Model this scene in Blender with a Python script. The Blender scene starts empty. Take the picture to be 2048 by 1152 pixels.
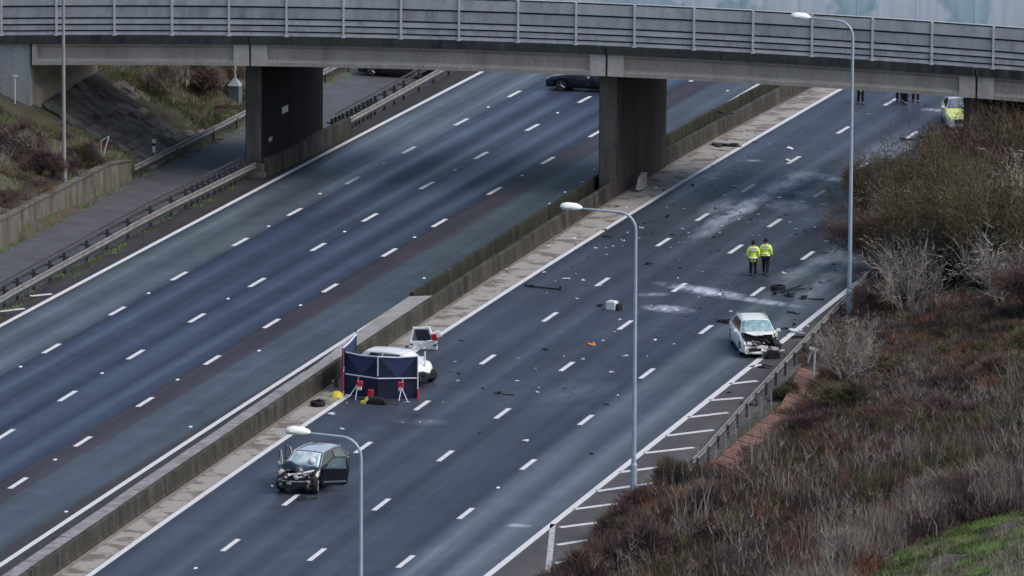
import bpy, bmesh, math, random
import numpy as np
from mathutils import Vector, Matrix, Euler
random.seed(7); rng = np.random.default_rng(7)
S = bpy.context.scene
COL = S.collection
R = math.radians
# ---------------------------------------------------------------- camera
PITCH, YAW, ROLL, CAMH, FPX = 0.18634848, -0.24760202, 0.00628369, 73.88, 16713.2
_cp, _sp, _cy, _sy = math.cos(PITCH), math.sin(PITCH), math.cos(YAW), math.sin(YAW)
FWD = np.array([_sy*_cp, _cy*_cp, -_sp]); _r = np.array([_cy, -_sy, 0.0]); _u = np.cross(_r, FWD)
RGT = _r*math.cos(ROLL) + _u*math.sin(ROLL); UPV = -_r*math.sin(ROLL) + _u*math.cos(ROLL)
CO = np.array([0, 0, CAMH])
cd = bpy.data.cameras.new('camera'); cam = bpy.data.objects.new('camera', cd); COL.objects.link(cam)
cd.sensor_width = 36; cd.lens = FPX/2048*36; cd.clip_start = 5; cd.clip_end = 6000
cam.matrix_world = Matrix([[RGT[0], UPV[0], -FWD[0], 0], [RGT[1], UPV[1], -FWD[1], 0], [RGT[2], UPV[2], -FWD[2], CAMH], [0, 0, 0, 1]])
S.camera = cam
# ---------------------------------------------------------------- world, sun, exposure
SUN_EL, SUN_AZ = 50, 92          # azimuth clockwise from +Y
w = bpy.data.worlds.new('World'); S.world = w; w.use_nodes = True
nt = w.node_tree; bg = nt.nodes['Background']
sky = nt.nodes.new('ShaderNodeTexSky'); sky.sky_type = 'NISHITA'; sky.sun_disc = False
sky.sun_elevation = R(SUN_EL); sky.sun_rotation = R(SUN_AZ); sky.air_density = 1.0; sky.dust_density = 3.0; sky.ozone_density = 1.5
nt.links.new(sky.outputs[0], bg.inputs[0]); bg.inputs[1].default_value = 0.13
sl = bpy.data.lights.new('sun', 'SUN'); so = bpy.data.objects.new('sun', sl); COL.objects.link(so)
sl.energy = 1.15; sl.angle = R(45); sl.color = (1, 0.96, 0.9)
so.rotation_euler = (R(-(90-SUN_EL)), 0, -R(SUN_AZ)); so.location = (-90, 420, 80)
vs = S.view_settings; vs.view_transform = 'Standard'; vs.look = 'None'; vs.gamma = 1; vs.use_curve_mapping = False
vs.exposure = 0.58
S.render.engine = 'CYCLES'

# ---------------------------------------------------------------- helpers
def U(x, y, z=0.0):
    """the point of the level z that the photograph shows at (x, y)"""
    d = FWD + (x-1024)/FPX*RGT - (y-576)/FPX*UPV
    return CO + (z-CAMH)/d[2]*d
def UY(x, y, Y):
    d = FWD + (x-1024)/FPX*RGT - (y-576)/FPX*UPV
    return CO + Y/d[1]*d
def tag(o, label=None, cat=None, group=None, kind=None):
    if label: o['label'] = label
    if cat: o['category'] = cat
    if group: o['group'] = group
    if kind: o['kind'] = kind
    return o
def thing(name, label, cat, loc=(0, 0, 0), rz=0, group=None):
    o = bpy.data.objects.new(name, None); COL.objects.link(o); o.location = loc; o.rotation_euler = (0, 0, rz)
    o.empty_display_size = .3
    return tag(o, label, cat, group)
def link(name, me, parent=None, world=True):
    o = bpy.data.objects.new(name, me); COL.objects.link(o)
    if parent is not None: o.parent = parent
    return o
class MB:
    def __init__(s): s.v = []; s.f = []; s.m = []
    def add(s, vs_, fs, mi=0):
        n = len(s.v); s.v += [tuple(map(float, p)) for p in vs_]
        for f in fs: s.f.append(tuple(i+n for i in f)); s.m.append(mi)
        return s
    def box(s, c, d, rot=None, mi=0, taper=1.0):
        hx, hy, hz = d[0]/2, d[1]/2, d[2]/2; P = []
        for z in (-hz, hz):
            k = taper if z > 0 else 1
            for x, y in ((-hx, -hy), (hx, -hy), (hx, hy), (-hx, hy)): P.append(Vector((x*k, y*k, z)))
        if rot is not None:
            M = rot if isinstance(rot, Matrix) else Euler(rot).to_matrix()
            P = [M @ p for p in P]
        P = [(p.x+c[0], p.y+c[1], p.z+c[2]) for p in P]
        return s.add(P, [(3, 2, 1, 0), (4, 5, 6, 7), (0, 1, 5, 4), (1, 2, 6, 5), (2, 3, 7, 6), (3, 0, 4, 7)], mi)
    def tube(s, pts, r, n=6, mi=0, cap=True):
        pts = [Vector(p) for p in pts]; rs = r if isinstance(r, (list, tuple)) else [r]*len(pts)
        P = []; a = None
        for i, p in enumerate(pts):
            t = (pts[min(i+1, len(pts)-1)]-pts[max(i-1, 0)]).normalized()
            if a is None: a = t.orthogonal().normalized()
            a = (a-t*a.dot(t)).normalized(); b = t.cross(a)
            for k in range(n):
                th = 2*math.pi*k/n; P.append(p+(a*math.cos(th)+b*math.sin(th))*rs[i])
        F = []
        for i in range(len(pts)-1):
            for k in range(n): F.append((i*n+k, i*n+(k+1) % n, (i+1)*n+(k+1) % n, (i+1)*n+k))
        if cap: F.append(tuple(range(n-1, -1, -1))); F.append(tuple((len(pts)-1)*n+k for k in range(n)))
        return s.add(P, F, mi)
    def prism(s, poly, y0, y1, axis='y', mi=0):
        """polygon (a,b) extruded along axis"""
        n = len(poly)
        def mp(a, b, c): return {'y': (a, c, b), 'z': (a, b, c), 'x': (c, a, b)}[axis]
        P = [mp(a, b, y0) for a, b in poly]+[mp(a, b, y1) for a, b in poly]
        F = [tuple(range(n)), tuple(range(2*n-1, n-1, -1))]+[(i, i+n, (i+1) % n+n, (i+1) % n) for i in range(n)]
        return s.add(P, F, mi)
    def lathe(s, prof, n=20, c=(0, 0, 0), axis='y', mi=0, closed=False):
        """prof: (radius, along)"""
        P = []; m = len(prof)
        for k in range(n):
            th = 2*math.pi*k/n
            for rr, h in prof:
                q = {'y': (rr*math.cos(th), h, rr*math.sin(th)), 'z': (rr*math.cos(th), rr*math.sin(th), h)}[axis]
                P.append((q[0]+c[0], q[1]+c[1], q[2]+c[2]))
        F = []
        for k in range(n):
            for i in range(m-1 if not closed else m):
                j = (i+1) % m; F.append((k*m+i, k*m+j, ((k+1) % n)*m+j, ((k+1) % n)*m+i))
        return s.add(P, F, mi)
    def grid(s, fn, nu, nv, mi=0):
        P = [fn(i/nu, j/nv) for j in range(nv+1) for i in range(nu+1)]
        F = [(j*(nu+1)+i, j*(nu+1)+i+1, (j+1)*(nu+1)+i+1, (j+1)*(nu+1)+i) for j in range(nv) for i in range(nu)]
        return s.add(P, F, mi)
    def mesh(s, name, mats, off=(0, 0, 0), smooth=None):
        me = bpy.data.meshes.new(name)
        me.from_pydata([(p[0]-off[0], p[1]-off[1], p[2]-off[2]) for p in s.v], [], s.f)
        if not isinstance(mats, (list, tuple)): mats = [mats]
        for m in mats: me.materials.append(m)
        if len(mats) > 1: me.polygons.foreach_set('material_index', s.m)
        bm = bmesh.new(); bm.from_mesh(me); bmesh.ops.recalc_face_normals(bm, faces=bm.faces); bm.to_mesh(me); bm.free()
        if smooth:
            me.polygons.foreach_set('use_smooth', [True]*len(me.polygons)); me.set_sharp_from_angle(angle=R(smooth))
        me.update(); return me
    def build(s, name, mats, parent=None, local=False, smooth=None, bevel=0):
        off = (0, 0, 0)
        if parent is not None and not local: off = parent.location
        o = link(name, s.mesh(name, mats, off, smooth), parent)
        if bevel:
            b = o.modifiers.new('bevel', 'BEVEL'); b.width = bevel; b.segments = 2; b.limit_method = 'ANGLE'
        return o
def copy_tree(o, parent=None):
    c = o.copy(); COL.objects.link(c)
    if parent is not None: c.parent = parent
    for ch in [q for q in o.children]: copy_tree(ch, c)
    return c
def own(o):
    """give a top-level mesh its own origin at its base"""
    me = o.data; n = len(me.vertices); a = np.empty(n*3, 'f'); me.vertices.foreach_get('co', a); a = a.reshape(-1, 3)
    c = np.array([(a[:, 0].min()+a[:, 0].max())/2, (a[:, 1].min()+a[:, 1].max())/2, a[:, 2].min()])
    a -= c; me.vertices.foreach_set('co', a.ravel()); me.update(); o.location = c; return o

# ---------------------------------------------------------------- materials
def mat(name, col, rough=.8, metal=0, noise=0, scale=4, col2=None, bump=0, spec=None, coat=0, stretch=None, detail=6, lo=.35, hi=.65):
    m = bpy.data.materials.new(name); m.use_nodes = True; N = m.node_tree.nodes; L = m.node_tree.links
    b = N['Principled BSDF']; b.inputs['Base Color'].default_value = (*col, 1); b.inputs['Roughness'].default_value = rough
    b.inputs['Metallic'].default_value = metal
    if spec is not None: b.inputs['Specular IOR Level'].default_value = spec
    if coat: b.inputs['Coat Weight'].default_value = coat; b.inputs['Coat Roughness'].default_value = .05
    if noise or bump or col2:
        tc = N.new('ShaderNodeTexCoord'); mp = N.new('ShaderNodeMapping'); L.new(tc.outputs['Object'], mp.inputs[0])
        if stretch: mp.inputs['Scale'].default_value = stretch
        nz = N.new('ShaderNodeTexNoise'); nz.inputs['Scale'].default_value = scale; nz.inputs['Detail'].default_value = detail
        nz.inputs['Roughness'].default_value = .65
        L.new(mp.outputs[0], nz.inputs[0])
        c2 = col2 or tuple(max(0, c*(1-noise)) for c in col)
        rp = N.new('ShaderNodeValToRGB'); rp.color_ramp.elements[0].position = lo; rp.color_ramp.elements[1].position = hi
        rp.color_ramp.elements[0].color = (*c2, 1); rp.color_ramp.elements[1].color = (*col, 1)
        L.new(nz.outputs[0], rp.inputs[0]); L.new(rp.outputs[0], b.inputs['Base Color'])
        if bump:
            bp = N.new('ShaderNodeBump'); bp.inputs['Strength'].default_value = bump; bp.inputs['Distance'].default_value = .03
            L.new(nz.outputs[0], bp.inputs['Height']); L.new(bp.outputs[0], b.inputs['Normal'])
    return m
def vstreak(name, base, dark, moss=None, scale=1.3, amount=(.42, .62), gr=.2):
    """weathered concrete: vertical runs and grime, two noises mixed"""
    m = bpy.data.materials.new(name); m.use_nodes = True; N = m.node_tree.nodes; L = m.node_tree.links; b = N['Principled BSDF']
    b.inputs['Roughness'].default_value = .9; b.inputs['Specular IOR Level'].default_value = .12
    tc = N.new('ShaderNodeTexCoord')
    def nz(sc, st, lo, hi, d=7):
        mp = N.new('ShaderNodeMapping'); mp.inputs['Scale'].default_value = st; L.new(tc.outputs['Object'], mp.inputs[0])
        n = N.new('ShaderNodeTexNoise'); n.inputs['Scale'].default_value = sc; n.inputs['Detail'].default_value = d; n.inputs['Roughness'].default_value = .7
        L.new(mp.outputs[0], n.inputs[0]); r = N.new('ShaderNodeMapRange'); r.inputs[1].default_value = lo; r.inputs[2].default_value = hi
        L.new(n.outputs[0], r.inputs[0]); return r.outputs[0]
    a = nz(scale, (1.1, 1.1, .25), *amount); c = nz(.5, (1, 1, 1), .35, .7); e = nz(9, (1, 1, 1), .3, .7)
    def mix(f, x, y):
        q = N.new('ShaderNodeMix'); q.data_type = 'RGBA'
        L.new(f, q.inputs[0])
        for i, vv in ((6, x), (7, y)):
            if isinstance(vv, tuple): q.inputs[i].default_value = (*vv, 1)
            else: L.new(vv, q.inputs[i])
        return q.outputs[2]
    k = mix(a, base, dark); mo = moss or tuple((x+y)/2 for x, y in zip(base, dark)); k = mix(c, k, mo if moss else k)
    h = N.new('ShaderNodeHueSaturation'); L.new(k, h.inputs['Color'])
    vr = N.new('ShaderNodeMapRange'); vr.inputs[3].default_value = 1-gr; vr.inputs[4].default_value = 1+gr; L.new(e, vr.inputs[0]); L.new(vr.outputs[0], h.inputs['Value'])
    L.new(h.outputs[0], b.inputs['Base Color'])
    bp = N.new('ShaderNodeBump'); bp.inputs['Strength'].default_value = .25; bp.inputs['Distance'].default_value = .02; L.new(e, bp.inputs['Height']); L.new(bp.outputs[0], b.inputs['Normal'])
    return m
def road_mat(name, stops, sheen, patches=(), wear=.25):
    """asphalt that changes across its width (UV.x = metres/40) with streaks along it; patches = powder stains (x,y,rx,ry,ang,strength)"""
    m = bpy.data.materials.new(name); m.use_nodes = True; N = m.node_tree.nodes; L = m.node_tree.links; b = N['Principled BSDF']
    uv = N.new('ShaderNodeUVMap'); sp = N.new('ShaderNodeSeparateXYZ'); L.new(uv.outputs[0], sp.inputs[0])
    tc = N.new('ShaderNodeTexCoord')
    # wobble of the bands
    n0 = N.new('ShaderNodeTexNoise'); n0.inputs['Scale'].default_value = 1.2; mp0 = N.new('ShaderNodeMapping'); mp0.inputs['Scale'].default_value = (6, 1.5, 1)
    L.new(uv.outputs[0], mp0.inputs[0]); L.new(mp0.outputs[0], n0.inputs[0])
    ma = N.new('ShaderNodeMath'); ma.operation = 'MULTIPLY_ADD'; ma.inputs[1].default_value = .005; L.new(n0.outputs[0], ma.inputs[0]); L.new(sp.outputs[0], ma.inputs[2])
    def ramp(st, src, interp='LINEAR'):
        r = N.new('ShaderNodeValToRGB'); r.color_ramp.interpolation = interp; el = r.color_ramp.elements
        while len(el) > 1: el.remove(el[0])
        for i, (p, c) in enumerate(st):
            e = el[0] if i == 0 else el.new(p)
            e.position = p; e.color = (*c, 1) if isinstance(c, tuple) else (c, c, c, 1)
        L.new(src, r.inputs[0]); return r.outputs[0]
    colr = ramp([((d+.25)/40, c) for d, c in stops], ma.outputs[0])
    shr = ramp([((d+.25)/40, c) for d, c in sheen], ma.outputs[0])
    # long streaks
    n1 = N.new('ShaderNodeTexNoise'); n1.inputs['Scale'].default_value = 1; n1.inputs['Detail'].default_value = 5; mp1 = N.new('ShaderNodeMapping'); mp1.inputs['Scale'].default_value = (44, .55, 1)
    L.new(uv.outputs[0], mp1.inputs[0]); L.new(mp1.outputs[0], n1.inputs[0])
    n2 = N.new('ShaderNodeTexNoise'); n2.inputs['Scale'].default_value = 9; n2.inputs['Detail'].default_value = 8; n2.inputs['Roughness'].default_value = .8; L.new(tc.outputs['Object'], n2.inputs[0])
    n3 = N.new('ShaderNodeTexNoise'); n3.inputs['Scale'].default_value = .12; n3.inputs['Detail'].default_value = 4; L.new(tc.outputs['Object'], n3.inputs[0])
    def mr(src, a, b_, c, d):
        r = N.new('ShaderNodeMapRange'); r.inputs[1].default_value = a; r.inputs[2].default_value = b_; r.inputs[3].default_value = c; r.inputs[4].default_value = d; L.new(src, r.inputs[0]); return r.outputs[0]
    def mul(a, c):
        q = N.new('ShaderNodeMath'); q.operation = 'MULTIPLY'
        for i, x in enumerate((a, c)):
            if isinstance(x, (int, float)): q.inputs[i].default_value = x
            else: L.new(x, q.inputs[i])
        return q.outputs[0]
    val = mul(mul(mr(n1.outputs[0], .3, .7, 1-wear, 1+wear), mr(n2.outputs[0], .32, .68, .62, 1.38)), mr(n3.outputs[0], .3, .7, .85, 1.15))
    n4 = N.new('ShaderNodeTexNoise'); n4.inputs['Scale'].default_value = .6; n4.inputs['Detail'].default_value = 10; n4.inputs['Roughness'].default_value = .75; n4.inputs['Distortion'].default_value = .6; L.new(tc.outputs['Object'], n4.inputs[0])
    n5 = N.new('ShaderNodeTexNoise'); n5.inputs['Scale'].default_value = 1; n5.inputs['Detail'].default_value = 8; n5.inputs['Roughness'].default_value = .7; mp5 = N.new('ShaderNodeMapping'); mp5.inputs['Scale'].default_value = (260, 2.2, 1); L.new(uv.outputs[0], mp5.inputs[0]); L.new(mp5.outputs[0], n5.inputs[0])
    val = mul(mul(val, mr(n4.outputs[0], .32, .68, .78, 1.22)), mr(n5.outputs[0], .3, .7, .9, 1.1))
    hs = N.new('ShaderNodeHueSaturation'); L.new(colr, hs.inputs['Color']); L.new(val, hs.inputs['Value'])
    out = hs.outputs[0]
    if patches:
        # powder: sum of soft ellipses broken up by noise
        nn = N.new('ShaderNodeTexNoise'); nn.inputs['Scale'].default_value = 1.1; nn.inputs['Detail'].default_value = 12; nn.inputs['Roughness'].default_value = .72
        mpn = N.new('ShaderNodeMapping'); mpn.inputs['Scale'].default_value = (1.3, .45, 1); mpn.inputs['Rotation'].default_value = (0, 0, .5); L.new(tc.outputs['Object'], mpn.inputs[0]); L.new(mpn.outputs[0], nn.inputs[0])
        acc = None
        for (x, y, rx, ry, an, stg) in patches:
            mp = N.new('ShaderNodeMapping'); mp.vector_type = 'TEXTURE'; mp.inputs['Location'].default_value = (x, y, 0); mp.inputs['Rotation'].default_value = (0, 0, an); mp.inputs['Scale'].default_value = (rx, ry, 50)
            L.new(tc.outputs['Object'], mp.inputs[0]); ln = N.new('ShaderNodeVectorMath'); ln.operation = 'LENGTH'; L.new(mp.outputs[0], ln.inputs[0])
            e = mr(ln.outputs['Value'], 1.25, .3, 0, stg)
            if acc is None: acc = e
            else:
                q = N.new('ShaderNodeMath'); q.operation = 'MAXIMUM'; L.new(acc, q.inputs[0]); L.new(e, q.inputs[1]); acc = q.outputs[0]
        f = mul(acc, mr(nn.outputs[0], .38, .56, .0, 1.0))
        mx = N.new('ShaderNodeMix'); mx.data_type = 'RGBA'; L.new(f, mx.inputs[0]); L.new(out, mx.inputs[6]); mx.inputs[7].default_value = (.50, .54, .60, 1); out = mx.outputs[2]
    L.new(out, b.inputs['Base Color'])
    rr = mr(mul(shr, mr(n1.outputs[0], .3, .7, .7, 1.3)), 0, 1, .78, .30); L.new(rr, b.inputs['Roughness'])
    b.inputs['Specular IOR Level'].default_value = .23
    bp = N.new('ShaderNodeBump'); bp.inputs['Strength'].default_value = .12; bp.inputs['Distance'].default_value = .01; L.new(n2.outputs[0], bp.inputs['Height']); L.new(bp.outputs[0], b.inputs['Normal'])
    return m
M = {}
M['paint'] = mat('road_paint', (.60, .60, .60), .65, noise=.35, scale=7, lo=.25, hi=.5, col2=(.33, .33, .34), spec=.3)
M['paint_worn'] = mat('worn_paint', (.42, .42, .42), .7, scale=5, col2=(.14, .14, .15), lo=.38, hi=.52)
M['stud'] = mat('stud_white', (.75, .77, .8), .4)
M['conc'] = vstreak('weathered_concrete', (.20, .19, .17), (.055, .055, .05), (.12, .125, .09))
M['conc_wall'] = vstreak('barrier_concrete', (.105, .10, .088), (.014, .014, .013), (.042, .041, .033), 1.1, (.34, .66))
M['conc_moss'] = vstreak('mossy_concrete', (.065, .063, .054), (.013, .014, .011), (.032, .035, .024), 1.5, (.36, .62))
M['conc_top'] = mat('coping_concrete', (.27, .265, .26), .85, scale=1.3, col2=(.14, .136, .132), bump=.2)
M['conc_pale'] = mat('pale_fill_concrete', (.31, .305, .285), .85, scale=.8, col2=(.20, .195, .18), bump=.1)
M['girder'] = vstreak('girder_concrete', (.37, .33, .285), (.23, .205, .17), None, .7, (.4, .75))
M['girder_end'] = vstreak('girder_end_concrete', (.48, .44, .385), (.30, .27, .235), None, .9, (.4, .75))
M['edge'] = vstreak('stained_deck_edge', (.085, .088, .085), (.022, .025, .03), (.05, .055, .05), 1.8, (.35, .6))
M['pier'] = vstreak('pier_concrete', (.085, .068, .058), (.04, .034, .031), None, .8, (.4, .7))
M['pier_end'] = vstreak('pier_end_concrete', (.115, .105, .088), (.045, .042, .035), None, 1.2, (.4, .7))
M['pier_dark'] = vstreak('shaded_pier_concrete', (.018, .017, .018), (.008, .008, .009), None, .8, (.4, .7))  # side of the left pier: shade under the deck put into the colour
M['plate'] = mat('plate_white', (.6, .6, .58), .5)
M['abut'] = vstreak('abutment_concrete', (.34, .33, .31), (.17, .17, .165), (.3, .31, .32), .7, (.45, .8))
M['bank'] = vstreak('bank_seat_concrete', (.33, .28, .22), (.2, .17, .14), None, .7, (.45, .8))
M['slab'] = mat('slope_slab', (.20, .175, .145), .9, scale=1.2, col2=(.055, .055, .04), bump=.3)
M['panel'] = vstreak('parapet_panel_grey', (.41, .415, .425), (.20, .20, .205), None, .9, (.44, .78), .10)
M['panel2'] = vstreak('parapet_panel_grey_b', (.36, .365, .375), (.175, .176, .18), None, 1.1, (.42, .76), .10)
M['post'] = mat('galvanised_post', (.60, .60, .59), .55, 0, scale=5, col2=(.46, .46, .46))
M['gap'] = mat('painted_gap_shade', (.012, .013, .015), .8)  # near-black colour standing in for shade between the parapet boards
M['lamp'] = mat('lamp_column_paint', (.36, .43, .49), .5, .1, scale=2, col2=(.29, .35, .41))
M['lamp_grey'] = mat('lamp_column_weathered', (.32, .31, .31), .6, .1, scale=2, col2=(.24, .235, .235))
M['lamp_head'] = mat('lamp_head_white', (.85, .86, .80), .45)
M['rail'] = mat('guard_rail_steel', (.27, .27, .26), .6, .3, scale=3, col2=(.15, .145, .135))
M['rail_dark'] = mat('guard_rail_dark_steel', (.085, .085, .09), .6, .3, scale=3, col2=(.05, .05, .05))  # darker steel tone for back rails, lower rails and wires
M['rail_post'] = mat('guard_rail_post', (.05, .05, .052), .7)
M['black'] = mat('black_plastic', (.008, .008, .009), .5)
M['tyre'] = mat('tyre_rubber', (.010, .010, .011), .85)
M['rim'] = mat('alloy', (.32, .33, .34), .35, .8)
M['white_car'] = mat('white_car_paint', (.70, .71, .69), .3, coat=.5)
M['silver_car'] = mat('silver_white_paint', (.78, .78, .74), .32, coat=.5)
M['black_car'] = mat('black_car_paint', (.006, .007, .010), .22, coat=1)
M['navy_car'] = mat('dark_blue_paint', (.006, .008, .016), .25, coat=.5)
M['roof_sky_sheen'] = mat('black_roof_sky_reflection', (.40, .42, .44), .3, coat=1)  # sky reflected in the black roof, painted as its colour
M['yellow_car'] = mat('fluorescent_yellow_panel', (.62, .66, .20), .4, coat=.5)
M['glass'] = mat('dark_glass', (.018, .024, .028), .06, coat=1, spec=.8)
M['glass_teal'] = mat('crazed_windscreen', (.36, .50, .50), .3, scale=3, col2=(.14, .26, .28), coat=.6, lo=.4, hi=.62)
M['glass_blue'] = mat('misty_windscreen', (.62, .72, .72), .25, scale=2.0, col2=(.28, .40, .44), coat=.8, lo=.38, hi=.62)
M['chrome'] = mat('bright_metal', (.6, .6, .62), .3, .9)
M['bits'] = mat('torn_metal', (.45, .44, .43), .5, .3, scale=14, col2=(.06, .06, .065), lo=.42, hi=.58)
M['engine'] = mat('engine_metal', (.22, .20, .19), .5, .5, scale=9, col2=(.02, .02, .02), lo=.42, hi=.56)
M['red_lens'] = mat('red_lens', (.5, .02, .03), .25)
M['amber'] = mat('orange_plastic', (.75, .25, .06), .5)
M['light'] = mat('headlight_glass', (.45, .47, .5), .15, coat=1)
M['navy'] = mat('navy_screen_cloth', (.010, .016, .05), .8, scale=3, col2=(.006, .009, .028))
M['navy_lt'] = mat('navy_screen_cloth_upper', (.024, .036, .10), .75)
M['white_tape'] = mat('white_webbing', (.62, .64, .70), .6)
M['yellow'] = mat('yellow_helmet_plastic', (.72, .60, .06), .45)
M['red'] = mat('red_plastic', (.5, .03, .04), .5)
M['white_frag'] = mat('white_fragment', (.62, .63, .65), .5)
M['dark_frag'] = mat('black_fragment', (.012, .012, .014), .55)
M['box_white'] = mat('white_box', (.68, .68, .66), .5, coat=.2)
M['hivis'] = mat('hi_vis_yellow', (.90, 1.0, .16), .75, scale=6, col2=(.78, .95, .10))
M['reflect'] = mat('reflective_silver', (.86, .90, .74), .5)
M['cloth_black'] = mat('black_cloth', (.006, .006, .009), .9)
M['skin'] = mat('skin', (.42, .25, .18), .6)
M['print'] = mat('print_blue', (.05, .06, .16), .6)
M['hair'] = mat('black_cap', (.006, .006, .007), .8)
M['box_blue'] = mat('blue_grey_cabinet', (.10, .15, .17), .5)
M['collar'] = mat('pale_collar', (.26, .31, .33), .5)
M['rust'] = mat('rust_brown_timber', (.24, .10, .065), .9, scale=2.5, col2=(.07, .045, .033), bump=.3)
M['wood'] = mat('grey_post', (.30, .29, .27), .8)
M['dirt'] = mat('dark_dirt', (.03, .026, .02), .95, scale=2, col2=(.015, .017, .008), bump=.5)
# ---------------------------------------------------------------- lines of the road in plan, x as a function of y
def curve(px, z=0.0, deg=2, pts=None):
    P = np.array([U(a, b, z)[:2] for a, b in px]) if pts is None else np.array([(x, y) for y, x in pts], float)
    c = np.polyfit(P[:, 1]-380, P[:, 0], deg); d = np.polyder(c)
    lo, hi = 305.0, 446.0
    def f(y):
        y = np.asarray(y, float); t = np.clip(y, lo, hi)
        return np.polyval(c, t-380)+np.polyval(d, t-380)*(y-t)
    return f
def table(pts):
    Y = [p[0] for p in pts]; X = [p[1] for p in pts]
    s0 = .0; s1 = (X[-1]-X[-2])/(Y[-1]-Y[-2])
    def f(y):
        y = np.asarray(y, float); return np.interp(y, Y, X)+np.where(y > Y[-1], (y-Y[-1])*s1, 0)
    return f
xLO = curve([(0, 652), (200, 545), (400, 439), (600, 333), (700, 281), (830, 214), (968, 141)])
xLM = curve([(0, 1128), (230, 980), (500, 803), (680, 690), (835, 587), (1000, 484), (1095, 425), (1400, 235), (1525, 168)])
xRM = curve([(172, 1152), (265, 1089), (330, 1045), (560, 885), (690, 795), (860, 685), (1100, 530), (1270, 420), (1400, 338), (1550, 252), (1685, 180)])
xRO = curve([(975, 1152), (1110, 1043), (1265, 918), (1400, 815), (1500, 735), (1650, 613), (1760, 530), ])
xRO0 = xRO
xRO = lambda y: np.where(np.asarray(y) > 392, xRO0(392)+(xRM(y)-xRM(392)), xRO0(np.minimum(y, 392)))
xW = table([(250, -98.9), (310, -98.5), (330, -98.4), (354, -98.2), (376, -97.9), (395, -97.45), (415, -96.9), (430, -95.9), (445, -94.7)])   # traffic face of the median wall
xSL = table([(250, -123.4), (383, -122.5), (403, -122.0), (417, -121.4), (436, -120.9), (445, -120.4)])
xBL = table([(250, -118.0), (370, -117.75), (391, -117.3), (407, -116.4), (420, -115.5), (437, -115.1), (450, -114.5)])
xBR = table([(250, -76.2), (343, -78.0), (353, -78.5), (371, -79.2), (387, -79.7), (400, -79.5), (430, -78.6), (450, -77.4)])
YS = [240, 270]+list(range(290, 456, 5))+[470, 490, 520, 560, 620, 700]
def smooth01(t): t = np.clip(t, 0, 1); return t*t*(3-2*t)
def hill(x, y):
    """height of the land"""
    x = np.asarray(x, float); y = np.asarray(y, float)
    tl = xSL(y)-.35-x; far = smooth01((y-403.5)/3.5)
    hl = (1.25+.34*np.maximum(tl, 0))*(1-far)+(.05+.60*np.maximum(tl, 0))*far
    hl = np.minimum(hl, 6.4)
    tr = x-xBR(y)-.2; farr = smooth01((y-402)/6)
    hr = np.maximum(tr-2.2, 0)*(.21*(1-farr)+.42*farr)+.05; hr = np.minimum(hr, 6.5)
    h = np.where(tl > 0, hl, np.where(tr > 0, hr, -.12))
    return h
def hit(px, py, dz=0.0):
    """where the sight line of (px,py) meets the land (dz above it)"""
    d = FWD+(px-1024)/FPX*RGT-(py-576)/FPX*UPV
    for t in np.arange(300, 520, .4):
        p = CO+d*t
        if p[2] <= float(hill(p[0], p[1]))+dz: return np.array([p[0], p[1], float(hill(p[0], p[1]))])
    return None
def sheet(name, fl, fr, z, m, nx, uvfn=None, kind='structure', ys=YS, thick=.12):
    P = []; F = []
    for y in ys:
        a, b = float(fl(y)), float(fr(y))
        for i in range(nx+1): P.append((a+(b-a)*i/nx, y, z))
    for j in range(len(ys)-1):
        for i in range(nx): k = j*(nx+1)+i; F.append((k, k+1, k+nx+2, k+nx+1))
    me = bpy.data.meshes.new(name); me.from_pydata(P, [], F); me.materials.append(m)
    if uvfn is not None:
        ul = me.uv_layers.new(name='UVMap')
        for lp in me.loops:
            p = P[lp.vertex_index]; ul.data[lp.index].uv = ((p[0]-float(uvfn(p[1])))/40, p[1]/40)
    o = link(name, me); return tag(o, kind=kind)
# ground: one sheet to the horizon, finer near the road
def axis(c0, c1, st, far):
    a = list(np.arange(c0, c1+.01, st)); q = st
    l = c0; r_ = c1; L_, R_ = [], []
    while l > c0-far: q *= 1.5; l -= q; r_ += q; L_.append(l); R_.append(r_)
    return np.array(sorted(L_)+a+R_)
gx = axis(-150, -50, .8, 1500); gy = axis(290, 450, 1.6, 1500)
GX, GY = np.meshgrid(gx, gy); GZ = hill(GX, GY)
inr = (GX < xSL(GY)-.6) | (GX > xBR(GY)+1.5)
GZ = GZ + np.where(inr, (np.sin(GX*1.7+GY*.6)*.08+np.sin(GX*.9-GY*1.3)*.1+rng.normal(0, .05, GX.shape)), 0)
n_ = len(gx); idx = np.arange(GX.size).reshape(GX.shape)
me = bpy.data.meshes.new('ground')
me.from_pydata(np.stack([GX, GY, GZ], -1).reshape(-1, 3).tolist(), [], np.stack([idx[:-1, :-1], idx[:-1, 1:], idx[1:, 1:], idx[1:, :-1]], -1).reshape(-1, 4).tolist())
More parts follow.
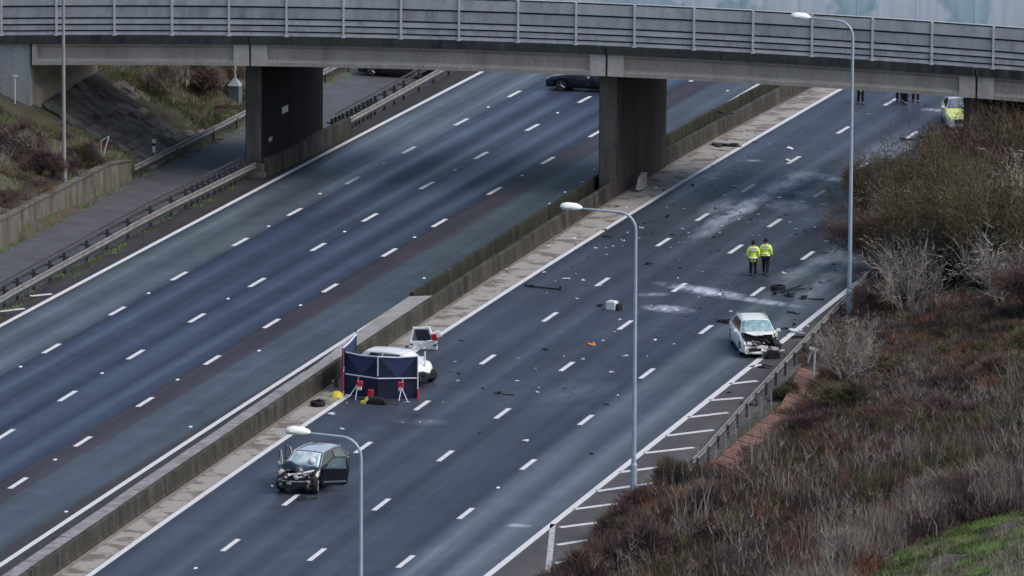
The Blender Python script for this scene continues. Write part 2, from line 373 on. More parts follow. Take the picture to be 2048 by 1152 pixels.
def ground_mat():
    m = bpy.data.materials.new('scrub_ground'); m.use_nodes = True; N = m.node_tree.nodes; L = m.node_tree.links; b = N['Principled BSDF']; b.inputs['Roughness'].default_value = .95
    tc = N.new('ShaderNodeTexCoord'); cols = []
    def nz(sc, d, lo, hi):
        n = N.new('ShaderNodeTexNoise'); n.inputs['Scale'].default_value = sc; n.inputs['Detail'].default_value = d; n.inputs['Roughness'].default_value = .7; L.new(tc.outputs['Object'], n.inputs[0])
        r = N.new('ShaderNodeMapRange'); r.inputs[1].default_value = lo; r.inputs[2].default_value = hi; L.new(n.outputs[0], r.inputs[0]); return r.outputs[0]
    def mix(f, x, y):
        q = N.new('ShaderNodeMix'); q.data_type = 'RGBA'; L.new(f, q.inputs[0])
        for i, vv in ((6, x), (7, y)):
            if isinstance(vv, tuple): q.inputs[i].default_value = (*vv, 1)
            else: L.new(vv, q.inputs[i])
        return q.outputs[2]
    a = mix(nz(2.2, 8, .4, .6), (.04, .03, .024), (.085, .065, .05)); a = mix(nz(.28, 5, .5, .66), a, (.045, .07, .018)); a = mix(nz(6, 6, .5, .75), a, (.13, .11, .08)); a = mix(nz(.9, 9, .5, .56), a, (.055, .06, .022))
    L.new(a, b.inputs['Base Color'])
    bp = N.new('ShaderNodeBump'); bp.inputs['Strength'].default_value = .8; bp.inputs['Distance'].default_value = .15; L.new(nz(4, 8, 0, 1), bp.inputs['Height']); L.new(bp.outputs[0], b.inputs['Normal'])
    return m
me.materials.append(ground_mat()); tag(link('ground', me), kind='structure')
# ---------------------------------------------------------------- carriageways
B1 = (.021, .030, .055); B2 = (.043, .058, .094); G1 = (.042, .055, .066); G2 = (.092, .113, .132); PU = (.034, .030, .038); G3 = (.046, .061, .074); TR = (.036, .033, .034)  # lighter bands: worn wheel tracks with their sky sheen put into the colour
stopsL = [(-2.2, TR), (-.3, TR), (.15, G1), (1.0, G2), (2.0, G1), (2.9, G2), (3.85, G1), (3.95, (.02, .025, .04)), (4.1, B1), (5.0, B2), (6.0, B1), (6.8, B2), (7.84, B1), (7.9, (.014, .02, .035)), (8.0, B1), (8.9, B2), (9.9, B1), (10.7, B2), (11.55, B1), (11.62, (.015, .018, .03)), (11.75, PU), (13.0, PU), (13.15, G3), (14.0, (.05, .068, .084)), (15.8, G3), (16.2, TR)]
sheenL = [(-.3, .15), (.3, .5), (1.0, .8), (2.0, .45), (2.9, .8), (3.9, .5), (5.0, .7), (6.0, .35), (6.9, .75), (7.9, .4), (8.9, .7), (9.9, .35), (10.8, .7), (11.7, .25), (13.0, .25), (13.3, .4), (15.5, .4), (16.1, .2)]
D1 = (.031, .039, .056); D2 = (.045, .054, .074)  # here too the paler tracks carry sky sheen as colour
stopsR = [(-2, (.20, .18, .16)), (-.25, (.20, .18, .16)), (0, D1), (1, D2), (2, D1), (3, D2), (3.9, D1), (4.8, D2), (5.8, D1), (6.8, D2), (7.8, D1), (9, D2), (10, D1), (11.4, D1), (12.1, (.086, .104, .118)), (12.9, (.040, .052, .064)), (13.5, (.040, .052, .064)), (14.2, (.088, .106, .120)), (15.2, (.048, .060, .070)), (15.4, (.06, .058, .058)), (17.5, (.085, .08, .075))]
sheenR = [(0, .45), (1, .6), (2, .4), (3, .6), (4, .4), (5, .6), (6, .4), (7, .6), (8, .4), (9, .6), (10, .4), (11.2, .5), (12.1, .95), (13.1, .5), (14.0, .9), (15.2, .5), (15.6, .2), (17, .15)]
def patch(px, py, lx, ly, st, z0=0, ang=None):
    p = U(px, py); a = -.28 if ang is None else ang
    return (p[0], p[1], lx, ly, a, st)
def streak(p1, p2, wd, st):
    a, b = U(*p1), U(*p2); d = b-a; ln = float(np.linalg.norm(d[:2])); return ((a[0]+b[0])/2, (a[1]+b[1])/2, ln*.62, wd, math.atan2(d[1], d[0]), st)
pats = [streak((1612, 346), (1535, 388), .9, 1.0), streak((1550, 378), (1430, 448), .75, .85), streak((1598, 345), (1712, 366), .7, .85), streak((1440, 440), (1395, 475), .6, .35), streak((1480, 395), (1420, 425), .9, .35), streak((1540, 400), (1600, 420), 1.2, .4), streak((1580, 385), (1650, 390), .8, .35),
        streak((1345, 570), (1485, 596), .8, 1.0), streak((1478, 596), (1585, 612), .55, .8), streak((1300, 613), (1372, 622), .8, .9), streak((1560, 560), (1700, 500), .8, .35), streak((1600, 600), (1700, 520), .7, .35), streak((1280, 590), (1330, 588), .5, .4),
        streak((1380, 360), (1450, 345), .6, .35), streak((1740, 330), (1850, 265), 1.6, .28), streak((1850, 219), (1895, 221), .5, .9), streak((1016, 1050), (1056, 1052), .35, 1.0), streak((800, 842), (890, 846), .7, .13), streak((1100, 800), (1200, 770), 1.2, .10), streak((1480, 320), (1520, 322), .3, .6), streak((1405, 357), (1440, 356), .3, .6)]
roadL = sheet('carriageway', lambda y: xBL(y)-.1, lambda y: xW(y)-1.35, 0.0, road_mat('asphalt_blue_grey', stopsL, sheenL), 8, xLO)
roadR = sheet('carriageway', lambda y: xW(y)-.05, lambda y: xBR(y)+.3, 0.0, road_mat('asphalt_dark', stopsR, sheenR, pats, .16), 8, xRM)
slip = sheet('slip_road', lambda y: xSL(y)+.02, lambda y: xBL(y)-.1, .0, mat('asphalt_slip_road', (.085, .088, .098), .75, scale=.8, col2=(.055, .055, .062), bump=.1), 3)
# channel between the median wall and the right carriageway, stained by damp
def channel_mat():
    m = mat('channel_concrete', (.29, .27, .245), .9, scale=.8, col2=(.14, .115, .095), bump=.2, stretch=(.8, 1.1, 1), lo=.43, hi=.50, detail=4); return m
ch = sheet('drainage_channel', lambda y: xW(y)+.28, lambda y: xRM(y)-.18, .006, channel_mat(), 2)
# ---------------------------------------------------------------- painted markings, each its own piece
roadL.name = 'carriageway'; roadR.name = 'carriageway.001'
def quadstrip(name, pts, wd, z, m, parent):
    """flat strip along points with width wd"""
    P = []; n = len(pts)
    for i, p in enumerate(pts):
        a = np.array(pts[max(i-1, 0)][:2]); b = np.array(pts[min(i+1, n-1)][:2]); t = (b-a)/np.linalg.norm(b-a); q = np.array([t[1], -t[0]])*wd/2
        P += [(p[0]+q[0], p[1]+q[1], z), (p[0]-q[0], p[1]-q[1], z)]
    me_ = bpy.data.meshes.new(name); me_.from_pydata(P, [], [(2*i, 2*i+2, 2*i+3, 2*i+1) for i in range(n-1)]); me_.materials.append(m)
    return link(name, me_, parent)
EY = list(np.arange(290, 470, 4))
def edge(f, y0, y1, m, parent, wd=.26): quadstrip('edge_line', [(float(f(y)), y) for y in np.linspace(y0, y1, 40)], wd, .004, m, parent)
edge(xLO, 260, 520, M['paint'], roadL); edge(xLM, 260, 520, M['paint'], roadL); edge(xRM, 260, 520, M['paint'], roadR); edge(xRO, 260, 520, M['paint'], roadR, .30)
dashes = {
 'A': [(104,697),(234,622),(357,552),(481,484),(590,424),(705,361),(817,300),(923,244),(1028,188)],
 'B': [(13,869),(133,792),(269,709),(394,636),(514,565),(636,494),(741,435),(854,371),(963,311),(1065,255),(1168,199)],
 'C': [(36,966),(167,883),(290,804),(424,720),(543,647),(660,576),(778,505),(879,446),(990,382),(1097,321),(1190,267)],
 'D': [(457,1090),(584,1000),(727,895),(847,811),(976,719),(1100,634),(1206,564),(1325,484),(1403,434),(1495,376),(1587,320),(1688,260),(1782,204)],
 'E': [(630,1109),(763,1009),(893,912),(1009,827),(1135,733),(1250,650),(1358,575),(1469,498),(1548,446),(1637,387),(1725,332),(1827,270)],
 'F': [(811,1123),(931,1027),(1057,929),(1173,840),(1294,747),(1411,659),(1514,583),(1615,511),(1690,460),(1776,397)]}
lanes = {}
for k, L_ in dashes.items():
    par = roadL if k in 'ABC' else roadR
    f = curve(L_, deg=2); lanes[k] = f
    ys = [float(U(*q)[1]) for q in L_]; n0 = ys[0]-9.6; n1 = ys[-1]+9.6
    ys = [n0-9.6, n0]+ys+[n1, n1+9.6, n1+19.2]
    for y in ys:
        L2 = random.uniform(1.1, 1.22)
        quadstrip('lane_dash', [(float(f(t)), t) for t in (y-L2, y, y+L2)], .23, .004, M['paint'], par)
studs = [(537,453),(297,587),(41,734),(767,327),(976,215),(689,464),(456,598),(204,747),(910,340),(1115,226),(601,611),(355,760),(829,475),(1044,352),(110,920),(518,702),(848,557),(381,854),(132,1024),(1100,408),(1388,158),(640,388),(1455,182),(1130,385),(1165,365),(1188,340)]
sm = MB(); sm.box((0, 0, .022), (.13, .22, .03), taper=.7); stud_me = sm.mesh('road_stud', M['stud'])
for q in studs+[(391, 1137), (668, 810), (1054, 882), (996, 976), (1310, 680), (1440, 590)]:
    p = U(*q); par = roadL if p[0] < -99 else roadR
    o = link('road_stud', stud_me, par); o.location = (p[0], p[1], .002)
def hatch(a, b, ext=0, par=None, wd=.3, m=None):
    A, B = U(*a), U(*b); d = (B-A); d /= np.linalg.norm(d); B = B+d*ext
    quadstrip('hatch_line', [tuple(A), tuple((A+B)/2), tuple(B)], wd, .004, m or M['paint'], par or roadR)
K = 2.796
for a, b, e in [((1565,78),(1720,60),0),((1450,170),(1640,155),0),((1330,265),(1555,238),0),((1205,368),(1475,335),0),((1085,465),(1365,433),0),((950,572),(1305,525),0),((820,678),(1220,620),.3),((695,778),(950,745),1.5),((615,880),(945,838),1.2),((600,978),(805,945),1.5),((588,1080),(755,1052),1.5)]:
    hatch((900+a[0]/K, 740+a[1]/K), (900+b[0]/K, 740+b[1]/K), e)
hatch((1501, 734), (1524, 729)); hatch((1106, 1048), (1093, 1175), 3, wd=.24, m=M['paint_worn'])
hatch((61, 592), (104, 588), par=roadL); hatch((0, 623), (49, 617), par=roadL); hatch((-70, 655), (-20, 649), par=roadL)
# ---------------------------------------------------------------- median barrier: two walls, solid between them up to y=373
def wallsec(name, m, f, y0, y1, w0, h, parent, step=3.2, gap=.02, hfn=None, piece='wall_section', top=None):
    """row of wall sections, traffic face at f(y), thickness w0 to the left"""
    y = y0
    while y < y1-.1:
        ye = min(y+step, y1); mb = MB(); hh = h+random.uniform(-.012, .012); a, b = y+gap, ye-gap; dx = random.uniform(-.012, .012)
        xa, xb = float(f(a))+dx, float(f(b))+dx
        P = []
        for (x_, y_) in ((xa, a), (xb, b)):
            P += [(x_+.06, y_, -.05), (x_+.05, y_, .10), (x_, y_, .13), (x_-.02, y_, hh-.03), (x_-.05, y_, hh), (x_-w0+.04, y_, hh), (x_-w0, y_, hh-.04), (x_-w0, y_, -.05)]
        F = [tuple(range(7, -1, -1)), tuple(range(8, 16))]+[(i, (i+1) % 8, (i+1) % 8+8, i+8) for i in range(8)]
        mb.add(P, F); mb.build(piece, m, parent); y = ye
bar = thing('median_barrier', 'weathered grey concrete barrier wall between the carriageways, facing the crash scene', 'barrier', (float(xW(340)), 340, 0))
wallsec('w', M['conc_wall'], xW, 270, 470, .26, .78, bar, 6.0)
bar2 = thing('median_barrier', 'mossy concrete wall across the open median trough, edging the empty carriageway', 'barrier', (float(xW(400))-1.5, 400, 0))
wallsec('w', M['conc_moss'], lambda y: xW(y)-1.25, 373.5, 470, .22, .78, bar2, 6.0)
# coping slabs over the filled part, then the smooth pale infill that widens
cop = thing('median_infill', 'row of pale concrete slabs capping the solid median', 'median slab', (float(xW(320))-.7, 320, 0))
y = 270.0
while y < 352:
    st = 2.4; mb = MB(); hh = .745+random.uniform(-.01, .01)
    wl = .88
    P = [(float(xW(y+.02))-.27, y+.02, 0), (float(xW(y+st-.02))-.27, y+st-.02, 0), (float(xW(y+st-.02))-wl, y+st-.02, 0), (float(xW(y+.02))-wl, y+.02, 0)]
    mb.add(P+[(a, b, hh) for a, b, c in P], [(3, 2, 1, 0), (4, 5, 6, 7), (0, 1, 5, 4), (1, 2, 6, 5), (2, 3, 7, 6), (3, 0, 4, 7)]); mb.build('coping_slab', M['conc_top'], cop); y += st
mb = MB(); ys_ = np.linspace(352.02, 373.2, 12)
P = []
for t in ys_:
    k = smooth01((t-352)/18); xr_ = float(xW(t))-.27; xl_ = float(xW(t))-.88-.60*k
    P += [(xr_, t, 0), (xr_, t, .745), (xl_+.1, t, .745-.10*k), (xl_, t, .0)]
F = [(4*i+j, 4*i+4+j, 4*i+4+(j+1) % 4, 4*i+(j+1) % 4) for i in range(len(ys_)-1) for j in range(4)]+[(0, 1, 2, 3), tuple(4*(len(ys_)-1)+j for j in (3, 2, 1, 0))]
mb.add(P, F); mb.build('pale_infill', M['conc_pale'], cop)
tro = sheet('median_trough', lambda y: xW(y)-1.45, lambda y: xW(y)-.2, .05, M['dirt'], 1, ys=[373, 380, 390, 400, 410, 420, 430, 440, 450, 470, 520, 700])
# pale burst patch on the median wall near the pier
mb = MB(); a = U(1283, 362, .45); mb.add([(a[0]+.1+random.uniform(-.01, .01), a[1]+dy, a[2]+dz) for dy, dz in ((-1.0, -.3), (-.6, .25), (.2, .42), (.9, .3), (.7, -.1), (.9, -.38), (0, -.42))]+[(a[0]-.05, a[1]+dy, a[2]+dz) for dy, dz in ((-1.0, -.3), (-.6, .25), (.2, .42), (.9, .3), (.7, -.1), (.9, -.38), (0, -.42))],
    [tuple(range(7)), tuple(range(13, 6, -1))]+[(i, i+7, (i+1) % 7+7, (i+1) % 7) for i in range(7)])
tag(own(mb.build('cement_bag', mat('burst_bag', (.42, .39, .35), .9, scale=5, col2=(.25, .23, .2)))), 'pale crumpled sack resting against the median wall by the middle pier', 'sack')
# ---------------------------------------------------------------- retaining wall on the left
ret = thing('retaining_wall', 'streaked grey concrete retaining wall beside the slip road on the left', 'wall', (float(xSL(390)), 390, 0))
M['ret'] = vstreak('streaked_retaining_concrete', (.20, .19, .165), (.035, .035, .03), (.12, .115, .095), 1.6, (.34, .62))
y = 330.0
while y < 402.5:
    ye = min(y+4.1, 403.2); mb = MB(); h0 = 1.5; h1 = 1.5
    if ye > 401: h1 = 1.1
    xa, xb = float(xSL(y+.015)), float(xSL(ye-.015)); a, b = y+.015, ye-.015
    P = [(xa, a, -.05), (xa-.05, a, h0-.08), (xa+.03, a, h0-.07), (xa+.03, a, h0), (xa-.38, a, h0), (xa-.38, a, -.05), (xb, b, -.05), (xb-.05, b, h1-.08), (xb+.03, b, h1-.07), (xb+.03, b, h1), (xb-.38, b, h1), (xb-.38, b, -.05)]
    mb.add(P, [tuple(range(5, -1, -1)), tuple(range(6, 12))]+[(i, (i+1) % 6, (i+1) % 6+6, i+6) for i in range(6)]); mb.build('wall_section', M['ret'], ret); y = ye
# ---------------------------------------------------------------- guard rails
WB = [(0, -.155), (.035, -.13), (.035, -.06), (0, -.03), (0, .03), (.035, .06), (.035, .13), (0, .155), (-.012, .155), (-.012, -.155)]
def sweep(mb, f, y0, y1, off, z, prof, n=24, mi=0):
    P = []; k = len(prof)
    for t in np.linspace(y0, y1, n): P += [(float(f(t))+off+a, t, z+b) for a, b in prof]
    F = [(i*k+j, (i+1)*k+j, (i+1)*k+(j+1) % k, i*k+(j+1) % k) for i in range(n-1) for j in range(k)]+[tuple(range(k)), tuple((n-1)*k+j for j in range(k-1, -1, -1))]
    mb.add(P, F, mi); return mb
BX = lambda a, b: [(-a, -b), (a, -b), (a, b), (-a, b)]
post_me = MB().box((0, 0, .47), (.15, .12, 1.14)).mesh('post', M['rail_post'])
post2_me = MB().box((0, 0, .28), (.10, .08, .66)).mesh('post', M['rail_post'])
arm_me = MB().box((-.25, 0, 0), (.5, .07, .07)).mesh('bracket', M['rail_post'])
def guard(label, y0, y1, posts, f, front=.22, back=-.42, zf=.62, zb=1.02, double=True, extra=True):
    g = thing('guard_rail', label, 'guard rail', (float(f((y0+y1)/2)), (y0+y1)/2, 0), group='steel guard rails')
    sweep(MB(), f, y0, y1, front, zf, [(a, b) for a, b in WB]).build('rail', M['rail'], g)
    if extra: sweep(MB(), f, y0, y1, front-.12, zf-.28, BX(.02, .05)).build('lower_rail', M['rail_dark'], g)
    if double:
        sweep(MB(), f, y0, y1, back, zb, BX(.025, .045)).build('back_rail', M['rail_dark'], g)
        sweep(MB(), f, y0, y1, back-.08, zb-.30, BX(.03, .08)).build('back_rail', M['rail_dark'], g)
    for y in posts:
        o = link('post', post_me if double else post2_me, g); o.location = (float(f(y))+back*.5+front*.5+.05-g.location[0], y-g.location[1], 0)
        if double:
            q = link('bracket', arm_me, g); q.location = (float(f(y))+front-g.location[0]-.06, y-g.location[1], .80)
    return g
def ypx(px, f, lo=300, hi=450):
    """y where the line f at ground level crosses column px"""
    best = None
    for t in np.arange(lo, hi, .2):
        v = np.array([float(f(t)), t, 0])-CO; x = 1024+FPX*(v@RGT)/(v@FWD)
        if x >= px: return t
    return hi
pp = [10, 37, 69, 100, 131, 174, 215, 256, 301, 344, 372]+list(range(386, 516, 11))
guard('double-sided steel guard rail beside the empty carriageway, in front of the left pier', 330, 406.0, [330+i*2.9 for i in range(12)]+[ypx(q, xBL) for q in pp], xBL)
pp = list(range(664, 760, 8))+[770, 790, 808, 840, 869, 899, 926, 955, 985, 1015, 1045]
guard('double-sided steel guard rail continuing beyond the left pier under the bridge', 420.2, 470, [ypx(q, xBL) for q in pp], xBL)
guard('single steel guard rail at the foot of the left bank, running behind the left pier', 403.4, 470, [404.5, 410, 416, 420, 424, 428, 432, 436, 440, 450, 460], lambda y: xSL(y)-.05, .1, 0, .62, 0, False)
gr = guard('long steel guard rail at the right edge, below the scrub bank', 340.5, 396, [341+i*2.4 for i in range(23)], xBR, -.12, 0, .54, 0, False)
# ---------------------------------------------------------------- bridge
YN, YF = 404.70, 415.8
_c = np.polyfit([-127.9, -116.2, -105.7, -97.85, -90.1, -79.1, -76.1], [5.49, 5.88, 6.20, 6.30, 6.27, 6.06, 5.94], 2)
def zs(X): X = np.clip(X, -150, -50); return float(np.polyval(_c, X))
def loft(mb, Xs, poly, mi=0, cap=True):
    k = len(poly); P = []
    for X in Xs: P += [(X, y, zs(X)+dz) for y, dz in poly]
    n = len(Xs); F = [(i*k+j, (i+1)*k+j, (i+1)*k+(j+1) % k, i*k+(j+1) % k) for i in range(n-1) for j in range(k)]
    if cap: F += [tuple(range(k)), tuple((n-1)*k+j for j in range(k-1, -1, -1))]
    return mb.add(P, F, mi)
BR = thing('road_bridge', 'grey concrete road bridge on wall piers crossing the motorway, with tall panelled parapets', 'bridge', (-97.7, 410, 0))
gaps = [-127.9, -116.2, -97.5, -78.5, -60]
# deck edge (stained upstand) in pieces between the joints, deck slab
jo = [-150, -131.5, -116.25, -97.5, -78.55, -52]
for a, b in zip(jo[:-1], jo[1:]):
    Xs = np.linspace(a+.04, b-.04, 9)
    loft(MB(), Xs, [(YN, 1.13), (YN, 1.55), (YN+.32, 1.56), (YN+.5, 1.13)]).build('deck_edge', M['edge'], BR)
    loft(MB(), Xs, [(YF-.32, 1.56), (YF, 1.55), (YF, 1.13), (YF-.5, 1.13)]).build('deck_edge', M['edge'], BR)
    loft(MB(), Xs, [(YN+.325, 1.16), (YN+.325, 1.40), (YF-.325, 1.40), (YF-.325, 1.16)]).build('deck_slab', M['conc'], BR)
# girders: outer ones with bottom flange, web, end blocks
for gi, yg in enumerate([YN+.42, YN+2.9, YN+5.3, YN+7.7, YF-.42]):
    for a, b in zip(gaps[:-1], gaps[1:]):
        a2, b2 = a+.07, b-.07; Xs = np.linspace(a2, b2, 9); s = -1 if gi < 4 else 1
        W = MB(); loft(W, Xs, [(yg-.26, 0), (yg-.26, .20), (yg-.06, .34), (yg-.06, .88), (yg-.2, 1.0), (yg-.2, 1.125), (yg+.2, 1.125), (yg+.2, 1.0), (yg+.06, .88), (yg+.06, .34), (yg+.26, .20), (yg+.26, 0)])
        W.build('girder', M['girder'], BR)
        if gi in (0, 4):
            for c0, c1 in ((a2-.01, a2+.82), (b2-.80, b2+.01)):
                if c0 < -127 and gi == 0 and c0 < -127.5:
                    c1 = c0+.25
                loft(MB(), np.linspace(c0, c1, 2), [(yg-.275, .005), (yg-.275, 1.12), (yg+.275, 1.12), (yg+.275, .005)]).build('end_block', M['girder_end'], BR)
# piers
pd = np.array([math.sin(.05), math.cos(.05)])
def pier(X, mm, w=1.0, y0=406.1, ln=9.6):
    g = MB(); z1 = zs(X+.4)-.06; n = np.array([pd[1], -pd[0]])
    c = [np.array([X, y0]), np.array([X, y0])+n*w, np.array([X, y0])+n*w+pd*ln, np.array([X, y0])+pd*ln]
    ch_ = .05
    pl = [c[0]+n*ch_, c[1]-n*ch_, c[1]+pd*ch_, c[2]-pd*ch_, c[2]-n*ch_, c[3]+n*ch_, c[3]-pd*ch_, c[0]+pd*ch_]
    g.add([(p[0], p[1], -.1) for p in pl]+[(p[0], p[1], z1) for p in pl], [tuple(range(7, -1, -1)), tuple(range(8, 16))]+[(i, (i+1) % 8, (i+1) % 8+8, i+8) for i in range(8)])
    for k in (2, ): pass
    g.m = [0 if i not in (2, ) else 1 for i in range(len(g.f))]
    g.build('pier', mm, BR)
    cp = MB(); mid = (c[0]+c[1]+c[2]+c[3])/4
    cp.box((mid[0], mid[1], z1+.045), (w-.2, ln-.3, .1), rot=(0, 0, -.05)); cp.build('bearing_shelf', M['rail_dark'], BR)
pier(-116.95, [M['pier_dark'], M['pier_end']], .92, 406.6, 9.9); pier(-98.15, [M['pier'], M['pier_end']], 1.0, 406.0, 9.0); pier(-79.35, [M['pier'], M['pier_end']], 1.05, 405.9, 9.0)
# plinth wall beside the left pier
mb = MB(); P = [(-115.95, 406.3), (-115.62, 406.3), (-114.92, 419.8), (-115.25, 419.8)]
mb.add([(a, b, -.05) for a, b in P]+[(a, b, .92) for a, b in P], [(3, 2, 1, 0), (4, 5, 6, 7), (0, 1, 5, 4), (1, 2, 6, 5), (2, 3, 7, 6), (3, 0, 4, 7)]); mb.build('plinth_wall', M['conc_wall'], BR)
mb = MB(); mb.box((-116.5, 406.35, .42), (1.3, .35, .5)); mb.box((-116.5, 406.15, .12), (1.5, .5, .26)); mb.build('pier_plinth', M['conc'], BR)
q = UY(580, 219, 410.0); mb = MB(); mb.box((-115.80, q[1], q[2]), (.04, .9, .34), rot=(0, 0, -.05)); mb.build('pier_plate', M['plate'], BR)
q = UY(530, 278, 407.6); mb = MB(); mb.box((-115.90, q[1], q[2]), (.04, .5, .22), rot=(0, 0, -.05)); mb.build('pier_plate', M['wood'], BR)
# parapets
pxs = [-228, -113, 2, 112, 228, 343, 457, 572, 686, 801, 917, 1035, 1151, 1268, 1387, 1505, 1623, 1744, 1863, 1986, 2105, 2225]
Xp = [UY(a, 90, YN)[0] for a in pxs]
Xp = [Xp[0]-3*i for i in range(5, 0, -1)]+Xp+[Xp[-1]+3.05*i for i in range(1, 6)]
bands = [(2.09, 1.56, 'panel'), (1.46, .945, 'panel2'), (.85, .61, 'panel'), (.52, .285, 'panel2'), (.20, .03, 'panel')]
post_mp = MB().box((0, 0, 1.075), (.085, .14, 2.15)).mesh('parapet_post', M['post'])
foot_mp = MB().box((0, 0, .03), (.2, .22, .06)).mesh('post_foot', M['post'])
def parapet(Yc, s, far=False):
    for i, X in enumerate(Xp):
        o = link('parapet_post', post_mp, BR); z0 = zs(X)+1.55
        o.location = (X-BR.location[0], Yc-.03*s-BR.location[1], z0)
        f_ = link('post_foot', foot_mp, BR); f_.location = (X-BR.location[0], Yc-BR.location[1], z0)
        if i == len(Xp)-1: break
        X1 = Xp[i+1]; a, b = X+.05, X1-.05
        for j, (t1, t0, mm) in enumerate(bands):
            mb = MB(); P = []
            for x_ in (a, b):
                z = zs(x_)+1.55; jx = 0
                P += [(x_, Yc+.055*s, z+t1), (x_, Yc-.0*s, z+t1), (x_, Yc-.045*s, z+t0), (x_, Yc+.055*s, z+t0)]
            dj = random.uniform(-.008, .008); P = [(p[0], p[1]+dj, p[2]) for p in P]
            mb.add(P, [(0, 1, 2, 3), (7, 6, 5, 4), (0, 4, 5, 1), (1, 5, 6, 2), (2, 6, 7, 3), (3, 7, 4, 0)])
            mb.build('parapet_board', M[mm] if not far else M['far_panel'], BR)
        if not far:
            for t in (2.10, 1.51, .897, .565, .242):  # added dark strips in place of the shade behind the board gaps
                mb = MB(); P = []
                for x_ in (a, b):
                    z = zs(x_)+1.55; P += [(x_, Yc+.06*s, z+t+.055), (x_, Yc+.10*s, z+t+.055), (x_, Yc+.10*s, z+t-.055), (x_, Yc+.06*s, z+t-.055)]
                mb.add(P, [(0, 1, 2, 3), (7, 6, 5, 4), (0, 4, 5, 1), (1, 5, 6, 2), (2, 6, 7, 3), (3, 7, 4, 0)]); mb.build('gap_shade_strip', M['gap'], BR)
            mb = MB(); P = []
            for x_ in (a, b):
                z = zs(x_)+1.55+2.16; P += [(x_, Yc-.02*s, z), (x_, Yc+.09*s, z), (x_, Yc+.09*s, z+.035), (x_, Yc-.02*s, z+.035)]
            mb.add(P, [(0, 1, 2, 3), (7, 6, 5, 4), (0, 4, 5, 1), (1, 5, 6, 2), (2, 6, 7, 3), (3, 7, 4, 0)]); mb.build('parapet_cap', M['post'], BR)
def far_mat():
    m = bpy.data.materials.new('painted_far_panel'); m.use_nodes = True; N = m.node_tree.nodes; L = m.node_tree.links; b = N['Principled BSDF']; b.inputs['Roughness'].default_value = .6
    tc = N.new('ShaderNodeTexCoord'); n = N.new('ShaderNodeTexNoise'); n.inputs['Scale'].default_value = .33; n.inputs['Detail'].default_value = 3; L.new(tc.outputs['Object'], n.inputs[0])
    r = N.new('ShaderNodeValToRGB'); e = r.color_ramp.elements; e[0].position = .50; e[0].color = (.70, .74, .76, 1); e[1].position = .545; e[1].color = (.40, .54, .57, 1); x = e.new(.6); x.color = (.50, .64, .66, 1); x = e.new(.44); x.color = (.72, .74, .77, 1)
    L.new(n.outputs[0], r.inputs[0])
    w2 = N.new('ShaderNodeTexNoise'); w2.inputs['Scale'].default_value = 1; w2.inputs['Detail'].default_value = 3; mp = N.new('ShaderNodeMapping'); mp.inputs['Scale'].default_value = (3, 3, .15); L.new(tc.outputs['Object'], mp.inputs[0]); L.new(mp.outputs[0], w2.inputs[0])
    h = N.new('ShaderNodeHueSaturation'); L.new(r.outputs[0], h.inputs['Color']); q = N.new('ShaderNodeMapRange'); q.inputs[1].default_value = .3; q.inputs[2].default_value = .7; q.inputs[3].default_value = .88; q.inputs[4].default_value = 1.1; L.new(w2.outputs[0], q.inputs[0]); L.new(q.outputs[0], h.inputs['Value']); L.new(h.outputs[0], b.inputs['Base Color']); return m
M['far_panel'] = far_mat()
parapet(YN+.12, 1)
# far parapet: smooth tall panels, one per bay
for i, X in enumerate(Xp[:-1]):
    mb = MB(); P = []
    for x_ in (X+.012, Xp[i+1]-.012):
        z = zs(x_)+1.55; P += [(x_, YF-.2, z), (x_, YF-.08, z), (x_, YF-.08, z+2.7), (x_, YF-.2, z+2.7)]
    mb.add(P, [(0, 1, 2, 3), (7, 6, 5, 4), (0, 4, 5, 1), (1, 5, 6, 2), (2, 6, 7, 3), (3, 7, 4, 0)]); mb.build('far_panel', M['far_panel'], BR)
# left abutment: wing wall, bank seat, sloping slabs
mb = MB(); mb.prism([(-150, 1.5), (-150, zs(-150)+1.12), (-127.98, zs(-128)+1.12), (-127.98, 3.2), (-130.2, 3.7), (-133, 4.1)], YN+.25, YN+.75, 'y'); mb.build('wing_wall', M['abut'], BR)
mb = MB(); mb.prism([(-128.9, 1), (-127.6, 1.2), (-127.6, 4.05), (-128.05, 4.45), (-128.05, zs(-128)-.02), (-128.9, zs(-129)-.02)], YN+.76, YF-.3, 'y'); mb.build('bank_seat', M['bank'], BR)
mb = MB(); mb.prism([(-150, 1), (-150, zs(-150)+1.1), (-128.95, zs(-129)+1.1), (-128.95, 1)], YN+.8, YF-.1, 'y'); mb.build('abutment_fill', M['conc'], BR)
mb = MB(); mb.prism([(-52, 0), (-52, zs(-52)+1.1), (-60, zs(-60)+1.1), (-60, 0)], YN+.4, YF-.2, 'y'); mb.build('abutment', M['abut'], BR)
sp = tag(thing('paved_slope', None, None, (-125, 410, 0)), kind='structure')
sx0, sx1 = -127.5, -121.9; nrow, ncol = 13, 10
